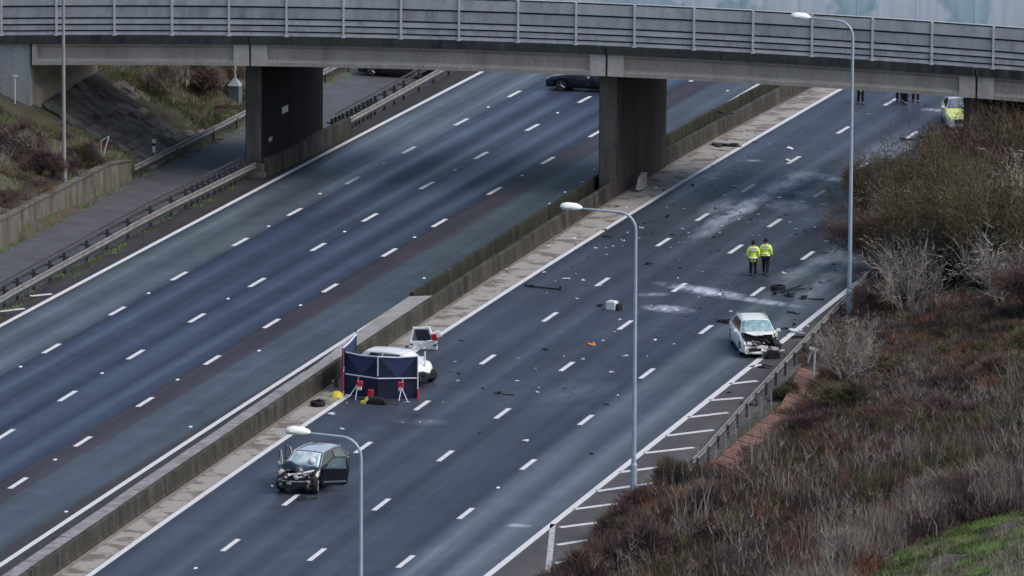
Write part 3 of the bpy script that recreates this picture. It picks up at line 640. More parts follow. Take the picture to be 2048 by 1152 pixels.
for i in range(nrow):
    for j in range(ncol):
        y0 = YN+.9+j*1.12; a = sx0+(sx1-sx0)*i/nrow; b = sx0+(sx1-sx0)*(i+1)/nrow
        if random.random() < (.03 if j < 6 else .13): continue
        k = .62; z = lambda x: .12+(sx1-x)*.585
        jt = random.uniform(-.03, .05)*(1 if j < 5 else 2.2)
        x0_, x1_ = a+.02, b-.02+.0; off = .12*(i*.35)
        mb = MB(); yy0, yy1 = y0+.03+off*.6, y0+1.09+off*.6
        T = [(x0_, yy0, z(x0_)+jt), (x1_, yy0, z(x1_)+jt), (x1_, yy1, z(x1_)+jt*1.3), (x0_, yy1, z(x0_)+jt)]
        mb.add(T+[(p[0], p[1], p[2]-.18) for p in T], [(0, 1, 2, 3), (7, 6, 5, 4), (0, 4, 5, 1), (1, 5, 6, 2), (2, 6, 7, 3), (3, 7, 4, 0)]); mb.build('paving_slab', M['slab'], sp)
# ---------------------------------------------------------------- lamp posts
def lamp(base, H, L, label, m, head=True, az=math.pi, lean=0):
    g = thing('street_lamp', label, 'street lamp', tuple(base), az, group='tall street lamps')
    a = MB(); a.tube([(0, 0, 0), (0, 0, 1.2)], [.145, .145], 12); a.tube([(0, 0, 1.2), (0, 0, 1.3)], [.145, .105], 12)
    r1 = .75; top = H
    pts = [(0, 0, 1.3), (0, 0, H-r1)]; rr = [.105, .062]
    for k in range(1, 7):
        t = k/6*math.pi/2*.96; pts.append((r1*(1-math.cos(t)), 0, H-r1+r1*math.sin(t))); rr.append(.056)
    pts.append((L, 0, H+.05+.01*L)); rr.append(.035)
    a.tube(pts, rr, 10); a.build('column', m, g, local=True, smooth=40)
    MB().box((0, -.15, .55), (.16, .03, .5)).build('access_door', m, g, local=True)
    h = MB(); pr = [(-.02, .05, .05), (.06, .14, .11), (.25, .24, .17), (.62, .27, .18), (.84, .20, .13), (.93, .06, .05)]
    P = []
    for xx, ww, hh in pr:
        for k in range(10):
            t = 2*math.pi*k/10; P.append((L+xx, ww*math.cos(t), H+.08+.01*L+hh*max(math.sin(t), -.45)+xx*.04))
    n = 10; F = [(i*n+k, (i+1)*n+k, (i+1)*n+(k+1) % n, i*n+(k+1) % n) for i in range(5) for k in range(n)]+[tuple(range(n)), tuple(5*n+k for k in range(n-1, -1, -1))]
    h.add(P, F); h.build('lamp_head', M['lamp_head'], g, local=True, smooth=50)
    MB().box((L+.55, 0, H+.01+.01*L), (.6, .26, .05)).build('lens', M['light'], g, local=True)
    return g
b2 = U(1267, 985); lamp((b2[0], b2[1], 0), 12.0, 2.35, 'blue-grey lamp post rising from the scrub by the hatched verge, middle of three', M['lamp'])
b4 = U(1698, 632); lamp((b4[0], b4[1], 0), 14.0, 2.05, 'tall blue-grey lamp post by the guard rail, its head overlapping the bridge parapet', M['lamp'])
t3 = U(722, 893, 11.4); lamp((t3[0], t3[1], 0), 11.72, 1.95, 'blue-grey lamp post nearest the camera, its head above the crashed black car', M['lamp'])
b1 = U(128, 352, 1.6); b1 = np.array([b1[0], b1[1], 0.9]); lamp((b1[0], b1[1], 0.9), 12, 2.5, 'weathered grey lamp post on the left bank in front of the bridge', M['lamp_grey'], az=0)
# mast cabinet, marker post, broken frame sign, small items on the left bank
c = U(470, 222, .15); g = thing('mast_cabinet', 'blue-grey steel mast base with a pale pyramid collar beside the left pier', 'mast', (c[0], c[1], .1))
MB().box((0, 0, .72), (.62, .62, 1.45)).build('cabinet', M['box_blue'], g, local=True, bevel=.03)
MB().add([(-.34, -.34, 1.45), (.34, -.34, 1.45), (.34, .34, 1.45), (-.34, .34, 1.45), (-.06, -.06, 1.85), (.06, -.06, 1.85), (.06, .06, 1.85), (-.06, .06, 1.85)], [(0, 1, 5, 4), (1, 2, 6, 5), (2, 3, 7, 6), (3, 0, 4, 7), (4, 5, 6, 7), (3, 2, 1, 0)]).build('collar', M['collar'], g, local=True)
MB().tube([(0, 0, 1.8), (0, 0, 7.2)], [.06, .045], 8).build('mast', M['lamp'], g, local=True)
c = hit(308, 312); g = thing('marker_post', 'short white marker post with a dark band standing in the grass behind the guard rail', 'marker post', tuple(c))
MB().box((0, 0, .42), (.16, .06, .84)).build('post', M['plate'], g, local=True); MB().box((0, -.02, .58), (.17, .05, .14)).build('band', M['navy_car'], g, local=True)
c = hit(202, 325); g = thing('sign_frame', 'bent white metal frame leaning on the left bank above the retaining wall', 'frame', tuple(c))
MB().tube([(0, 0, 0), (.0, 0, 1.0)], .035, 6).build('upright', M['wood'], g, local=True); MB().tube([(0, 0, 1.0), (.42, 0, 1.3), (.1, 0, .15)], .03, 6).build('bent_bar', M['plate'], g, local=True)
c = UY(30, 205, YN-.3); g = thing('pipe_stand', 'thin pale pipe against the white-stained wing wall of the bridge', 'pipe', (c[0], c[1], c[2]))
MB().tube([(0, 0, -.2), (0, 0, 1.35)], .035, 6).build('pipe', M['plate'], g, local=True); MB().box((.03, 0, 1.38), (.22, .12, .07)).build('pipe_cap', M['plate'], g, local=True)
# platform and hand rail on the right verge
def Z(q, z): return tuple(U(q[0], q[1], z))
g = thing('timber_walkway', 'rust-brown boarded walkway with grey fence posts beyond the guard rail', 'walkway', (-77.6, 350, 0))
pth = [((1428, 925), (1462, 938)), ((1475, 880), (1512, 890)), ((1520, 845), (1560, 852)), ((1560, 812), (1592, 820)), ((1585, 765), (1612, 780)), ((1600, 735), (1638, 745)), ]
zz = .42
for (a, b), (c_, d) in zip(pth[:-1], pth[1:]):
    A, B, C_, D = [np.array(Z(q, zz)) for q in (a, b, c_, d)]
    n = max(2, int(np.linalg.norm(C_-A)/1.3))
    for k in range(n):
        t0, t1 = k/n+.01, (k+1)/n-.01; dz = random.uniform(-.02, .02)
        P = [A+(C_-A)*t0, B+(D-B)*t0, B+(D-B)*t1, A+(C_-A)*t1]; P = [(p[0], p[1], p[2]+dz) for p in P]
        mb = MB(); mb.add(P+[(p[0], p[1], p[2]-.35) for p in P], [(0, 1, 2, 3), (7, 6, 5, 4), (0, 4, 5, 1), (1, 5, 6, 2), (2, 6, 7, 3), (3, 7, 4, 0)]); mb.build('plank', M['rust'], g)
fp = [(1455, 905), (1475, 880), (1502, 848), (1526, 830), (1546, 818)]
g = thing('hand_rail', 'dark wire fence on grey posts between the guard rail and the rust-brown walkway', 'fence', tuple(U(1500, 850)))
fpw = [U(a-4, b+2, .3) for a, b in fp]; fpw = [fpw[0]+(fpw[0]-fpw[1])]+fpw
for p in fpw: MB().box((p[0], p[1], .62), (.05, .05, 1.1), rot=(random.uniform(-.06, .06), random.uniform(-.05, .05), 0)).build('post', M['wood'], g)
for zr in (.4, .62, .84, 1.05):
    MB().tube([(p[0]-.05, p[1], zr+random.uniform(-.06, .06)) for p in fpw], .016, 5).build('wire', M['rail_dark'], g)
c = U(1626, 765, .3); g = thing('leaning_post', 'leaning white post with a broken top beside the lower trees', 'post', (c[0], c[1], .1))
MB().tube([(0, 0, 0), (.08, 0, 1.75)], [.06, .05], 6).build('post', M['plate'], g, local=True); MB().box((.0, 0, 1.72), (.42, .08, .12), rot=(0, .25, 0)).build('broken_bracket', M['plate'], g, local=True); MB().tube([(-.1, 0, 1.6), (-.25, .03, 1.1)], .04, 5).build('strut', M['plate'], g, local=True)
# ---------------------------------------------------------------- cars
def interp(x, pts): return float(np.interp(x, [p[0] for p in pts], [p[1] for p in pts]))
def wheel(parent, x, y, r=.33, w=.22, side=1, rim=True, rz=0, z=None, spokes=5):
    z = r if z is None else z
    t = MB(); t.lathe([(r-.10, -w/2), (r-.03, -w/2), (r, -w/2+.03), (r, w/2-.03), (r-.03, w/2), (r-.10, w/2), (r-.12, 0)], 24, closed=True)
    o = t.build('wheel', M['tyre'], parent, local=True, smooth=40); o.location = (x, y, z); o.rotation_euler = (0, 0, rz)
    if rim:
        s = MB(); s.lathe([(r-.095, side*w*.46), (r-.13, side*w*.40), (r-.13, side*w*.2), (.02, side*w*.2)], 20)
        rr = s.build('rim_well', M['black'], o, local=True)
        s = MB(); s.lathe([(r-.10, side*w*.47), (r-.085, side*w*.50), (r-.115, side*w*.47)], 20, closed=True); s.lathe([(.001, side*w*.46), (.06, side*w*.45), (.07, side*w*.3)], 10)
        for k in range(spokes):
            a = 2*math.pi*k/spokes; s.tube([(.04*math.cos(a), side*w*.42, .04*math.sin(a)), ((r-.11)*math.cos(a), side*w*.44, (r-.11)*math.sin(a))], [.035, .025], 5)
        s.build('rim', M['rim'], o, local=True)
    return o
class Car:
    def __init__(s, L=4.6, W=1.8, sill=.2, belt=.93, R=.33, wb=2.7, front=.92, hood=[(0, 0)], nose=.62, tail=.75, A=1.05, B=.35, C=-1.35, D=-2.05, Hh=1.43, rear_z=None, lowtop=None):
        s.L, s.W, s.sill, s.belt, s.R, s.front, s.A, s.B, s.C, s.D, s.H = L, W, sill, belt, R, front, A, B, C, D, Hh
        s.xf = L/2-front; s.xr = s.xf-wb
        s.hd = lowtop or [(-L/2, tail), (-L/2+.08, belt-.02), (D, belt+.02), (A, belt+.02), (A+.15, belt+.01), (L/2-.5, .80), (L/2-.12, .70), (L/2, nose)]
    def hw(s, x):
        t = abs(x)/(s.L/2); return s.W/2*(1-.20*max(0, (t-.62)/.38)**2.4)-(.02 if abs(x) > s.L/2-.03 else 0)
    def top(s, x): return interp(x, s.hd)
    def arch(s, x):
        z = s.sill
        for xw in (s.xf, s.xr):
            d = s.R+.07; q = d*d-(x-xw)**2
            if q > 0: z = max(z, s.R*.98+math.sqrt(q))
        return z
    def section(s, x):
        h = s.hw(x); zt = s.top(x); za = min(s.arch(x), zt-.12); zu = s.sill+.02
        zs_ = zt-.07
        zm = max(za+.02, .62 if zs_ > .72 else zs_-.12); zm = min(zm, zs_-.02)
        return [(0, zu), (h-.28, zu), (h-.28, za), (h-.035, za), (h, za+.05 if za+.05 < zm else zm-.01), (h+.012, zm), (h-.02, zs_), (h-.10, zt), (h*.55, zt+.018), (0, zt+.028)]
    def side_y(s, x, z):
        sec = s.section(x)[3:8]; return float(np.interp(z, [p[1] for p in sec], [p[0] for p in sec]))
    def body(s, parent, mats, deform=None, matfn=None, cut=None):
        xs = list(np.arange(-s.L/2, s.L/2+.001, .085)); P = []; k = 10
        for x in xs:
            sec = s.section(x); P += [(x, y, z) for y, z in sec]+[(x, -y, z) for y, z in sec[-2:0:-1]]
        k = 18; n = len(xs); F = []
        for i in range(n-1):
            for j in range(k): F.append((i*k+j, i*k+(j+1) % k, (i+1)*k+(j+1) % k, (i+1)*k+j))
        F += [tuple(range(k-1, -1, -1)), tuple((n-1)*k+j for j in range(k))]
        if deform: P = [deform(*p) for p in P]
        mb = MB(); mb.v = P; mb.f = F
        def c(f): return tuple(sum(P[i][a] for i in f)/len(f) for a in range(3))
        mb.m = [matfn(*c(f)) if matfn else (1 if c(f)[2] < s.sill+.05 else 0) for f in F]
        return mb.build('body', mats, parent, local=True, smooth=35)
    def wz(s, z):   # half width of the cabin at height z
        wb_, wr = s.W/2-.10, s.W/2-.30; return wb_+(wr-wb_)*(z-s.belt)/(s.H-s.belt)
    def prof(s, x): return interp(x, [(s.D, s.belt+.02), (s.C, s.H-.05), ((s.B+s.C)/2, s.H), (s.B, s.H-.03), (s.A, s.belt)])
    def cabin(s, parent, mp, glass_f, glass_s, roofm=None, frames=True, skip=()):
        xs = sorted(set([s.D, s.A, s.B, s.C]+list(np.linspace(s.D, s.C, 5))+list(np.linspace(s.C, s.B, 9))+list(np.linspace(s.B, s.A, 5)))); P = []
        for x in xs:
            zt = s.prof(x); w0 = s.wz(s.belt); w1 = s.wz(max(zt, s.belt))
            P += [(x, w0, s.belt-.06), (x, w1-.0, max(zt-.05, s.belt-.05)), (x, w1-.06, zt-.012), (x, w1*.55, zt+.008), (x, 0, zt+.016), (x, -w1*.55, zt+.008), (x, -w1+.06, zt-.012), (x, -w1, max(zt-.05, s.belt-.05)), (x, -w0, s.belt-.06)]
        k = 9; n = len(xs); F = [(i*k+j, i*k+j+1, (i+1)*k+j+1, (i+1)*k+j) for i in range(n-1) for j in range(k-1)]+[(i*k+8, i*k, (i+1)*k, (i+1)*k+8) for i in range(n-1)]
        F += [tuple(range(8, -1, -1)), tuple((n-1)*k+j for j in range(9))]
        mb = MB(); mb.v = P; mb.f = F; rm = roofm or mp
        def cen(f): return (sum(P[i][0] for i in f)/len(f), sum(P[i][2] for i in f)/len(f))
        mb.m = [1 if (s.C-.02 < cen(f)[0] < s.B+.02 and cen(f)[1] > s.H-.07) else 0 for f in F]
        mb.build('roof', [mp, rm], parent, local=True, smooth=30)
        def screen(x0, x1, v0, v1, name, m, ins=.93):
            def fn(u, v):
                x = x0+(x1-x0)*(v0+(v1-v0)*v); zt = s.prof(x); w1 = s.wz(max(zt, s.belt))*ins; a = (u*2-1)
                dz = .016-abs(a)**2*.03; nx = .018 if x1 < x0 else -.018
                return (x+nx*.6, a*w1, zt+dz+.016)
            mb = MB(); mb.grid(fn, 8, 4); o = mb.build(name, m, parent, local=True, smooth=40)
            sd = o.modifiers.new('thickness', 'SOLIDIFY'); sd.thickness = .012; return o
        if glass_f: screen(s.A, s.B, .04, .93, 'windscreen', glass_f)
        screen(s.D, s.C, .12, .9, 'rear_screen', glass_s, .86)
        # side windows
        zb = s.belt+.03; zt = s.H-.11
        def xa(z): return s.A+(s.B-s.A)*(z-s.belt)/(s.H-.03-s.belt)
        def xd(z): return s.D+(s.C-s.D)*(z-s.belt)/(s.H-.05-s.belt)
        mid = (s.A*.25+s.B*.75+s.C)/2-.05
        wins = [[(xa(zb)-.20, zb), (xa(zt)-.10, zt), (mid+.04, zt), (mid+.04, zb)], [(mid-.05, zb), (mid-.05, zt), (max(xd(zt)+.35, s.C+.05), zt), (xd(zb)+.45, zb)]]
        for sgn in (1, -1):
            for wi, poly in enumerate(wins):
                if (sgn, wi) in skip: continue
                P = [(x, sgn*(s.wz(z)+.006), z) for x, z in poly]+[(x, sgn*(s.wz(z)-.02), z) for x, z in poly]
                mb = MB(); mb.add(P, [(0, 1, 2, 3), (7, 6, 5, 4)]+[(i, i+4, (i+1) % 4+4, (i+1) % 4) for i in range(4)]); mb.build('side_window', glass_s, parent, local=True)
    def door(s, parent, sgn, x0, x1, m, name='door'):
        """closed door skin, slightly proud, with its handle"""
        zt = s.belt-.03; nz = 4; nx = 4
        def fn(u, v):
            x = x0+(x1-x0)*u; z = max(s.sill+.07, s.arch(x)+.02)*(1-v)+zt*v; return (x, sgn*(s.side_y(x, z)+.006), z)
        mb = MB(); mb.grid(fn, nx, nz); o = mb.build(name, m, parent, local=True, smooth=40)
        sd = o.modifiers.new('thickness', 'SOLIDIFY'); sd.thickness = .02; sd.offset = 0
        MB().box(((x0*.85+x1*.15), sgn*(s.W/2+.02), .82), (.18, .03, .03)).build('handle', m, o, local=True)
        return o
    def mirrors(s, parent, m, sides=(1, -1)):
        for sg in sides:
            mb = MB(); mb.box((s.A-.28, sg*(s.W/2+.07), s.belt+.07), (.12, .20, .13), taper=.8); mb.box((s.A-.25, sg*(s.W/2-.03), s.belt+.02), (.05, .12, .04)); mb.build('mirror', m, parent, local=True, bevel=.02)
    def lights(s, parent, sides=(1, -1), front=True):
        for sg in sides:
            x = s.L/2-.16; mb = MB(); mb.box((x, sg*(s.W/2-.30), .635), (.22, .30, .12), rot=(0, .25, -sg*.45), taper=.8); mb.build('headlight', M['light'], parent, local=True, bevel=.02)
    def front(s): pass
def open_door(parent, hinge, ang, ln, belt, H, sill, m, glass, sgn, name='door', strip=None, thick=.09):
    """door swung open: hinge at its front edge (x,y), ang in degrees"""
    x, y = hinge
    mb = MB(); mb.prism([(-ln, sill+.12), (-ln-.04, belt-.25), (-ln+.02, belt), (0, belt), (.02, sill+.05), (-ln+.15, sill+.02)], -thick/2, thick/2, 'y')
    o = mb.build(name, m, parent, local=True, bevel=.015); o.location = (x, y, 0); o.rotation_euler = (0, 0, sgn*R(-ang))
    fr = MB(); pts = [(-.03, 0, belt), (-ln*.42, 0, H-.09), (-ln*.95, 0, H-.10), (-ln+.01, 0, belt)]; fr.tube(pts, .028, 6); fr.build('window_frame', m, o, local=True)
    if glass:
        g = MB(); g.prism([(-.12, belt), (-ln*.42, H-.11), (-ln*.93, H-.12), (-ln+.03, belt)], -.006, .006, 'y'); g.build('window_glass', glass, o, local=True)
    if strip: MB().box((-ln/2, sgn*(thick/2+.012), sill+.20), (ln*.92, .02, .06), rot=(0, .03, 0)).build('trim_strip', strip, o, local=True)
    return o
def shards(n, region, size, m, name, parent, seed, join=False):
    rd = random.Random(seed); big = MB()
    for i in range(n):
        c = [rd.uniform(a, b) for a, b in region]; s_ = rd.uniform(*size)
        mb = big if join else MB()
        d = [rd.uniform(.4, 1.2)*s_, rd.uniform(.3, 1)*s_, rd.uniform(.1, .45)*s_]
        mb.box(c, d, rot=(rd.uniform(-.8, .8), rd.uniform(-.8, .8), rd.uniform(0, 3)), taper=rd.uniform(.3, .9))
        if not join: mb.build(name, m, parent, local=True)
    if join: big.build(name, m, parent, local=True)
def heading(deg): return R(deg)
clear = bpy.data.materials.new('clear_glass'); clear.use_nodes = True; _b = clear.node_tree.nodes['Principled BSDF']; _b.inputs['Base Color'].default_value = (.25, .34, .36, 1); _b.inputs['Roughness'].default_value = .08; _b.inputs['Alpha'].default_value = .45; M['clear'] = clear
# --- silver-white saloon, near-front corner torn off.  forward (+X local) points to the camera
TOCAM = math.degrees(math.atan2(-FWD[1], -FWD[0]))          # about -75.8
def car_root(name, label, px, z, deg, cat='car', group=None):
    p = U(*px, z); return thing(name, label, cat, (p[0], p[1], 0), R(deg), group)
cs = Car(L=4.75, W=1.86, wb=2.75, R=.33, belt=.93, A=1.02, B=.28, C=-1.45, D=-2.25, Hh=1.44)
g = car_root('wrecked_car', 'white estate car facing the camera with its bonnet folded and its front corner torn away', (1509, 667), .7, TOCAM+7)
rs = random.Random(3)
def dsil(x, y, z):
    if x > 1.15 and z > .60 and abs(y) < .72: z = .56+.05*math.sin(9*x+7*y)
    if x > 1.15 and y > .18 and z > .30: z = .30+(z-.30)*.30+.04*math.sin(13*x+5*y); x -= .18*(x-1.1)
    if x > 1.9 and y > .1: x -= .35
    if x > 1.0 and y > .55: y -= .25
    return (x, y, z)
def msil(x, y, z):
    if x > 1.12 and abs(y) < .74 and z > .5: return 1
    if x > 1.10 and y > .1: return 1
    return 1 if z < .24 else 0
cs.body(g, [M['silver_car'], M['black']], dsil, msil)
cs.cabin(g, M['silver_car'], M['glass_teal'], M['glass'])
for sg in (1, -1): MB().tube([(cs.B-.1, sg*.60, cs.H+.0), (cs.B-.25, sg*.60, cs.H+.05), (cs.C+.1, sg*.60, cs.H+.03), (cs.C, sg*.6, cs.H-.03)], .02, 6).build('roof_rail', M['chrome'], g, local=True)
bn = MB()
def fb(u, v):   # bonnet: attached at the windscreen, jagged V edge, shorter to the camera's left
    y = -.80+1.50*u; Ln = interp(y, [(-.8, .08), (-.45, .36), (-.1, .62), (.1, .72), (.3, .66), (.5, .50), (.7, .30)])+.03*math.sin(21*y)
    x = 1.02+Ln*v; return (x, y, .965-.10*v*Ln+.03*math.sin(3.1*u)+.05*v*math.sin(6*y)+.02)
bn.grid(fb, 12, 6); o = bn.build('bonnet', M['silver_car'], g, local=True, smooth=40); sd = o.modifiers.new('thickness', 'SOLIDIFY'); sd.thickness = .03
# headlamp, bumper lip, grille on the surviving side
MB().box((2.02, -.60, .62), (.30, .34, .13), rot=(0, .2, .45), taper=.8).build('headlight', M['light'], g, local=True, bevel=.02)
mb = MB(); mb.tube([(1.75, -.93, .30), (2.10, -.80, .27), (2.34, -.45, .25), (2.40, -.05, .25), (2.36, .25, .26)], [.05, .06, .06, .055, .03], 8); mb.build('bumper_lip', M['silver_car'], g, local=True, smooth=60)
mb = MB(); mb.prism([(1.98, .34), (2.37, .32), (2.36, .50), (1.95, .56)], -.05, .0, 'y')
MB().box((2.33, -.30, .40), (.10, .62, .12), rot=(0, 0, .10)).build('lower_grille', M['black'], g, local=True)
MB().box((2.20, -.68, .36), (.12, .22, .12), rot=(0, 0, .6)).build('fog_lamp_recess', M['black'], g, local=True)
MB().box((2.36, .02, .52), (.05, .5, .11), rot=(0, .1, .02)).build('number_plate_holder', M['silver_car'], g, local=True)
MB().box((1.55, .72, .42), (1.0, .34, .55), rot=(.1, .15, .1), taper=.8).build('wheel_housing', M['black'], g, local=True, bevel=.05)
shards(14, ((1.3, 2.1), (-.55, .6), (.5, .72)), (.10, .28), M['engine'], 'engine_part', g, 5)
shards(7, ((1.0, 1.9), (.55, .95), (.3, .8)), (.12, .3), M['black'], 'torn_wing', g, 8); shards(6, ((.95, 1.3), (.72, .95), (.7, .95)), (.1, .25), M['bits'], 'torn_wing', g, 9)
cs.mirrors(g, M['silver_car']); 
for sg in (1, -1):
    cs.door(g, sg, -.05, .95, M['silver_car']); cs.door(g, sg, -1.05, -.09, M['silver_car'])
wheel(g, cs.xf, -.80, side=-1); wheel(g, cs.xr, -.80, side=-1); wheel(g, cs.xr, .80, side=1)
wheel(g, cs.xf-.15, .78, side=1, rz=.5, rim=False)
# engine block thrown in front of it
p = U(1540, 716); g = thing('engine_block', 'torn-out engine lying on the hatched verge right in front of the white estate car', 'engine', (p[0]+.15, p[1], 0), .3)
MB().box((0, 0, .22), (.62, .5, .42), rot=(.1, .1, .2), taper=.8).build('block', M['dark_frag'], g, local=True, bevel=.03)
MB().box((.05, -.02, .46), (.5, .34, .12), rot=(.1, .15, .25), taper=.7).build('cover', M['bits'], g, local=True, bevel=.02)
MB().lathe([(.001, -.06), (.14, -.06), (.14, .06), (.001, .06)], 14, c=(-.42, -.1, .2)).build('pulley', M['engine'], g, local=True)
MB().tube([(-.3, .1, .4), (-.5, 0, .5), (-.55, -.15, .35)], .04, 6).build('hose', M['white_frag'], g, local=True); MB().tube([(.3, .1, .3), (.5, .1, .2), (.62, .0, .06)], .035, 6).build('hose', M['black'], g, local=True)
shards(9, ((-.4, .4), (-.35, .3), (.35, .55)), (.07, .18), M['bits'], 'torn_bracket', g, 12)
# --- black SUV, crushed nose, doors open
cb = Car(L=4.45, W=1.86, wb=2.65, R=.36, sill=.26, belt=1.02, front=.85, A=1.0, B=.30, C=-1.50, D=-2.12, Hh=1.60, nose=.75, tail=.95)
g = car_root('wrecked_suv', 'black four-wheel-drive car with crushed front and open doors, nearest the camera', (624, 944), .6, TOCAM-24)
rs = random.Random(11)
def dsuv(x, y, z):
    if x > 1.05:
        k = (x-1.05)/(2.225-1.05); x = 1.05+(x-1.05)*(.72-.10*y); y *= (1-.06*k)
        if z > .6: z -= .22*k+.10*k*math.sin(8*y+3)
        x += .07*math.sin(17*y+9*z)*k; z += .06*math.sin(11*y+5*x)*k
    return (x, y, z)
cb.body(g, [M['black_car'], M['black']], dsuv, lambda x, y, z: 1 if (z < .3 or (x > 1.35 and z < .9)) else 0)
cb.cabin(g, M['black_car'], M['glass_blue'], M['glass'], roofm=M['roof_sky_sheen'], skip=((1, 0),))
for sg in (1, -1):
    MB().tube([(cb.A-.05, sg*(cb.wz(cb.belt)+.0), cb.belt+.03), (cb.B, sg*(cb.wz(cb.H-.06)+.015), cb.H-.05), (-.6, sg*(cb.wz(cb.H-.05)+.015), cb.H+.0), (cb.C+.1, sg*(cb.wz(cb.H-.05)+.01), cb.H-.04)], .027, 6).build('roof_rail', M['chrome'], g, local=True)
# airbag behind the windscreen, shown through as a pale bulge on the glass side
mb = MB(); mb.lathe([(.001, -.16), (.12, -.12), (.17, 0), (.12, .12), (.001, .16)], 12, c=(.80, .38, 1.24)); mb.build('airbag', M['white_frag'], g, local=True, smooth=60)
bn = MB()
def fb2(u, v):
    y = -.75+1.45*u; x = 1.0+.62*v; up = .42*math.sin(math.pi*v)*max(0, .9-abs(u-.25)*2.0)
    return (x, y*(1-.1*v), 1.04+up-.12*v+.05*math.sin(9*u+4*v))
bn.grid(fb2, 10, 6); o = bn.build('bonnet', M['black_car'], g, local=True); sd = o.modifiers.new('thickness', 'SOLIDIFY'); sd.thickness = .03
shards(30, ((1.3, 2.0), (-.8, .7), (.55, .98)), (.10, .28), M['engine'], 'engine_part', g, 21)
shards(12, ((1.70, 2.15), (-.98, -.2), (.30, 1.0)), (.12, .30), M['bits'], 'broken_headlight', g, 22)
shards(10, ((1.7, 2.02), (-.4, .75), (.70, .92)), (.08, .24), M['white_frag'], 'torn_bumper', g, 23)
MB().box((2.08, -.08, .52), (.04, .20, .11), rot=(0, .2, .1)).build('badge_plate', M['plate'], g, local=True)
mb = MB(); mb.tube([(1.98, -.05, .86), (1.9, .3, .90), (1.72, .62, .98), (1.5, .80, 1.02)], [.03, .045, .05, .03], 6); mb.build('bent_trim', M['white_frag'], g, local=True)
mb = MB(); mb.tube([(2.0, -.7, .62), (2.12, -.2, .58), (2.08, .3, .60), (1.9, .7, .62)], .035, 6); mb.build('crash_beam', M['bits'], g, local=True)
for sg in (1, -1):
    cb.door(g, sg, -1.15, -.12, M['black_car'])
    mb = MB(); mb.grid(lambda u, v: (-.1+1.0*u, sg*(cb.W/2+.008-.03*v), .42+.5*v), 1, 1)
wheel(g, cb.xf-.05, .80, r=.36, side=1, rz=.35); wheel(g, cb.xr, .82, r=.36, side=1); wheel(g, cb.xr, -.82, r=.36, side=-1); wheel(g, cb.xf-.1, -.78, r=.36, side=-1, rz=-.2)
open_door(g, (.92, .93), 62, 1.05, cb.belt, cb.H, cb.sill, M['black_car'], M['clear'], 1, strip=M['chrome'])
open_door(g, (.92, -.93), 34, 1.05, cb.belt, cb.H, cb.sill, M['black_car'], M['clear'], -1)
open_door(g, (-.15, -.93), 48, .95, cb.belt, cb.H, cb.sill, M['black_car'], M['clear'], -1)
cb.mirrors(g, M['black'], (1,))
MB().box((.45, .45, .95), (.5, .5, .6), taper=.8).build('seat', M['cloth_black'], g, local=True, bevel=.05)
mb = MB(); mb.box((-2.18, .5, 1.0), (.10, .3, .2)); mb.build('tail_lamp', M['light'], g, local=True)
p = U(607, 1000); g = thing('torn_bumper', 'black torn bumper piece on the ground under the nose of the black wreck', 'bumper', (p[0], p[1], 0), .4)
MB().box((0, 0, .10), (.5, .25, .2), rot=(.2, .3, .1), taper=.5).build('bumper_shell', M['dark_frag'], g, local=True); MB().tube([(-.2, 0, .1), (.3, .1, .05), (.6, .05, .06)], .03, 5).build('bumper_strip', M['dark_frag'], g, local=True)
# --- white hatchback behind the screen
cw = Car(L=4.1, W=1.76, wb=2.5, R=.31, belt=.92, front=.80, A=.98, B=.35, C=-1.35, D=-1.95, Hh=1.47, nose=.66, tail=.9)
g = car_root('wrecked_hatchback', 'white wrecked hatchback behind the navy screen with its roof and one front wing showing', (797, 724), .9, -12)
cw.body(g, [M['white_car'], M['black']], lambda x, y, z: ((1.15+(x-1.15)*.42 if x > 1.15 else x)-.10*math.sin(5*y+z*6)*max(0, min(x, 1.6)-.8), y, z-(.10+.08*math.sin(7*y+4*x))*max(0, x-.9) if z > .5 else z), lambda x, y, z: 1 if z < .25 or (x > 1.42 and .3 < z < .62) else 0); cw.cabin(g, M['white_car'], M['white_car'], M['glass'], roofm=M['white_car'])
cw.mirrors(g, M['white_car'])
for xx in (cw.xf-.02, cw.xr):
    for sg in (1, -1): wheel(g, xx, sg*.76, r=.31, side=sg)
MB().box((1.46, -.62, .60), (.22, .36, .18), rot=(0, .1, -.5), taper=.8).build('headlight', M['black'], g, local=True, bevel=.02)
MB().box((1.52, -.2, .42), (.1, .9, .18)).build('grille', M['black'], g, local=True)
cw.door(g, -1, -.1, .9, M['white_car']); cw.door(g, -1, -1.0, -.14, M['white_car'])
open_door(g, (-.2, .90), 75, 1.0, cw.belt, cw.H, cw.sill, M['white_car'], None, -1)
open_door(g, (.90, .90), 115, 1.05, cw.belt, cw.H, cw.sill, M['white_car'], None, -1)
# tailgate lying by it
p = U(845, 699); g = thing('torn_tailgate', 'torn white tailgate with a red lamp standing on the kerb strip behind the white wreck', 'tailgate', (p[0], p[1], 0), .15)
fr = MB(); fr.tube([(-.62, 0, .30), (-.42, .05, .98), (.30, .05, 1.02), (.52, 0, .42)], .07, 6); fr.build('window_frame', M['white_car'], g, local=True)
MB().prism([(-.50, .38), (-.36, .92), (.24, .95), (.42, .45)], .0, .02, 'y').build('rear_glass', M['glass'], g, local=True)
MB().box((.05, .02, .20), (1.3, .12, .40), rot=(0, .0, 0)).build('panel', M['white_car'], g, local=True, bevel=.04)
MB().box((.60, .0, .70), (.55, .16, .34), rot=(.2, -.35, .2), taper=.8).build('corner_panel', M['white_car'], g, local=True, bevel=.05)
MB().box((.55, -.12, .62), (.26, .12, .30), rot=(.2, -.3, 0)).build('tail_lamp', M['red_lens'], g, local=True, bevel=.03)
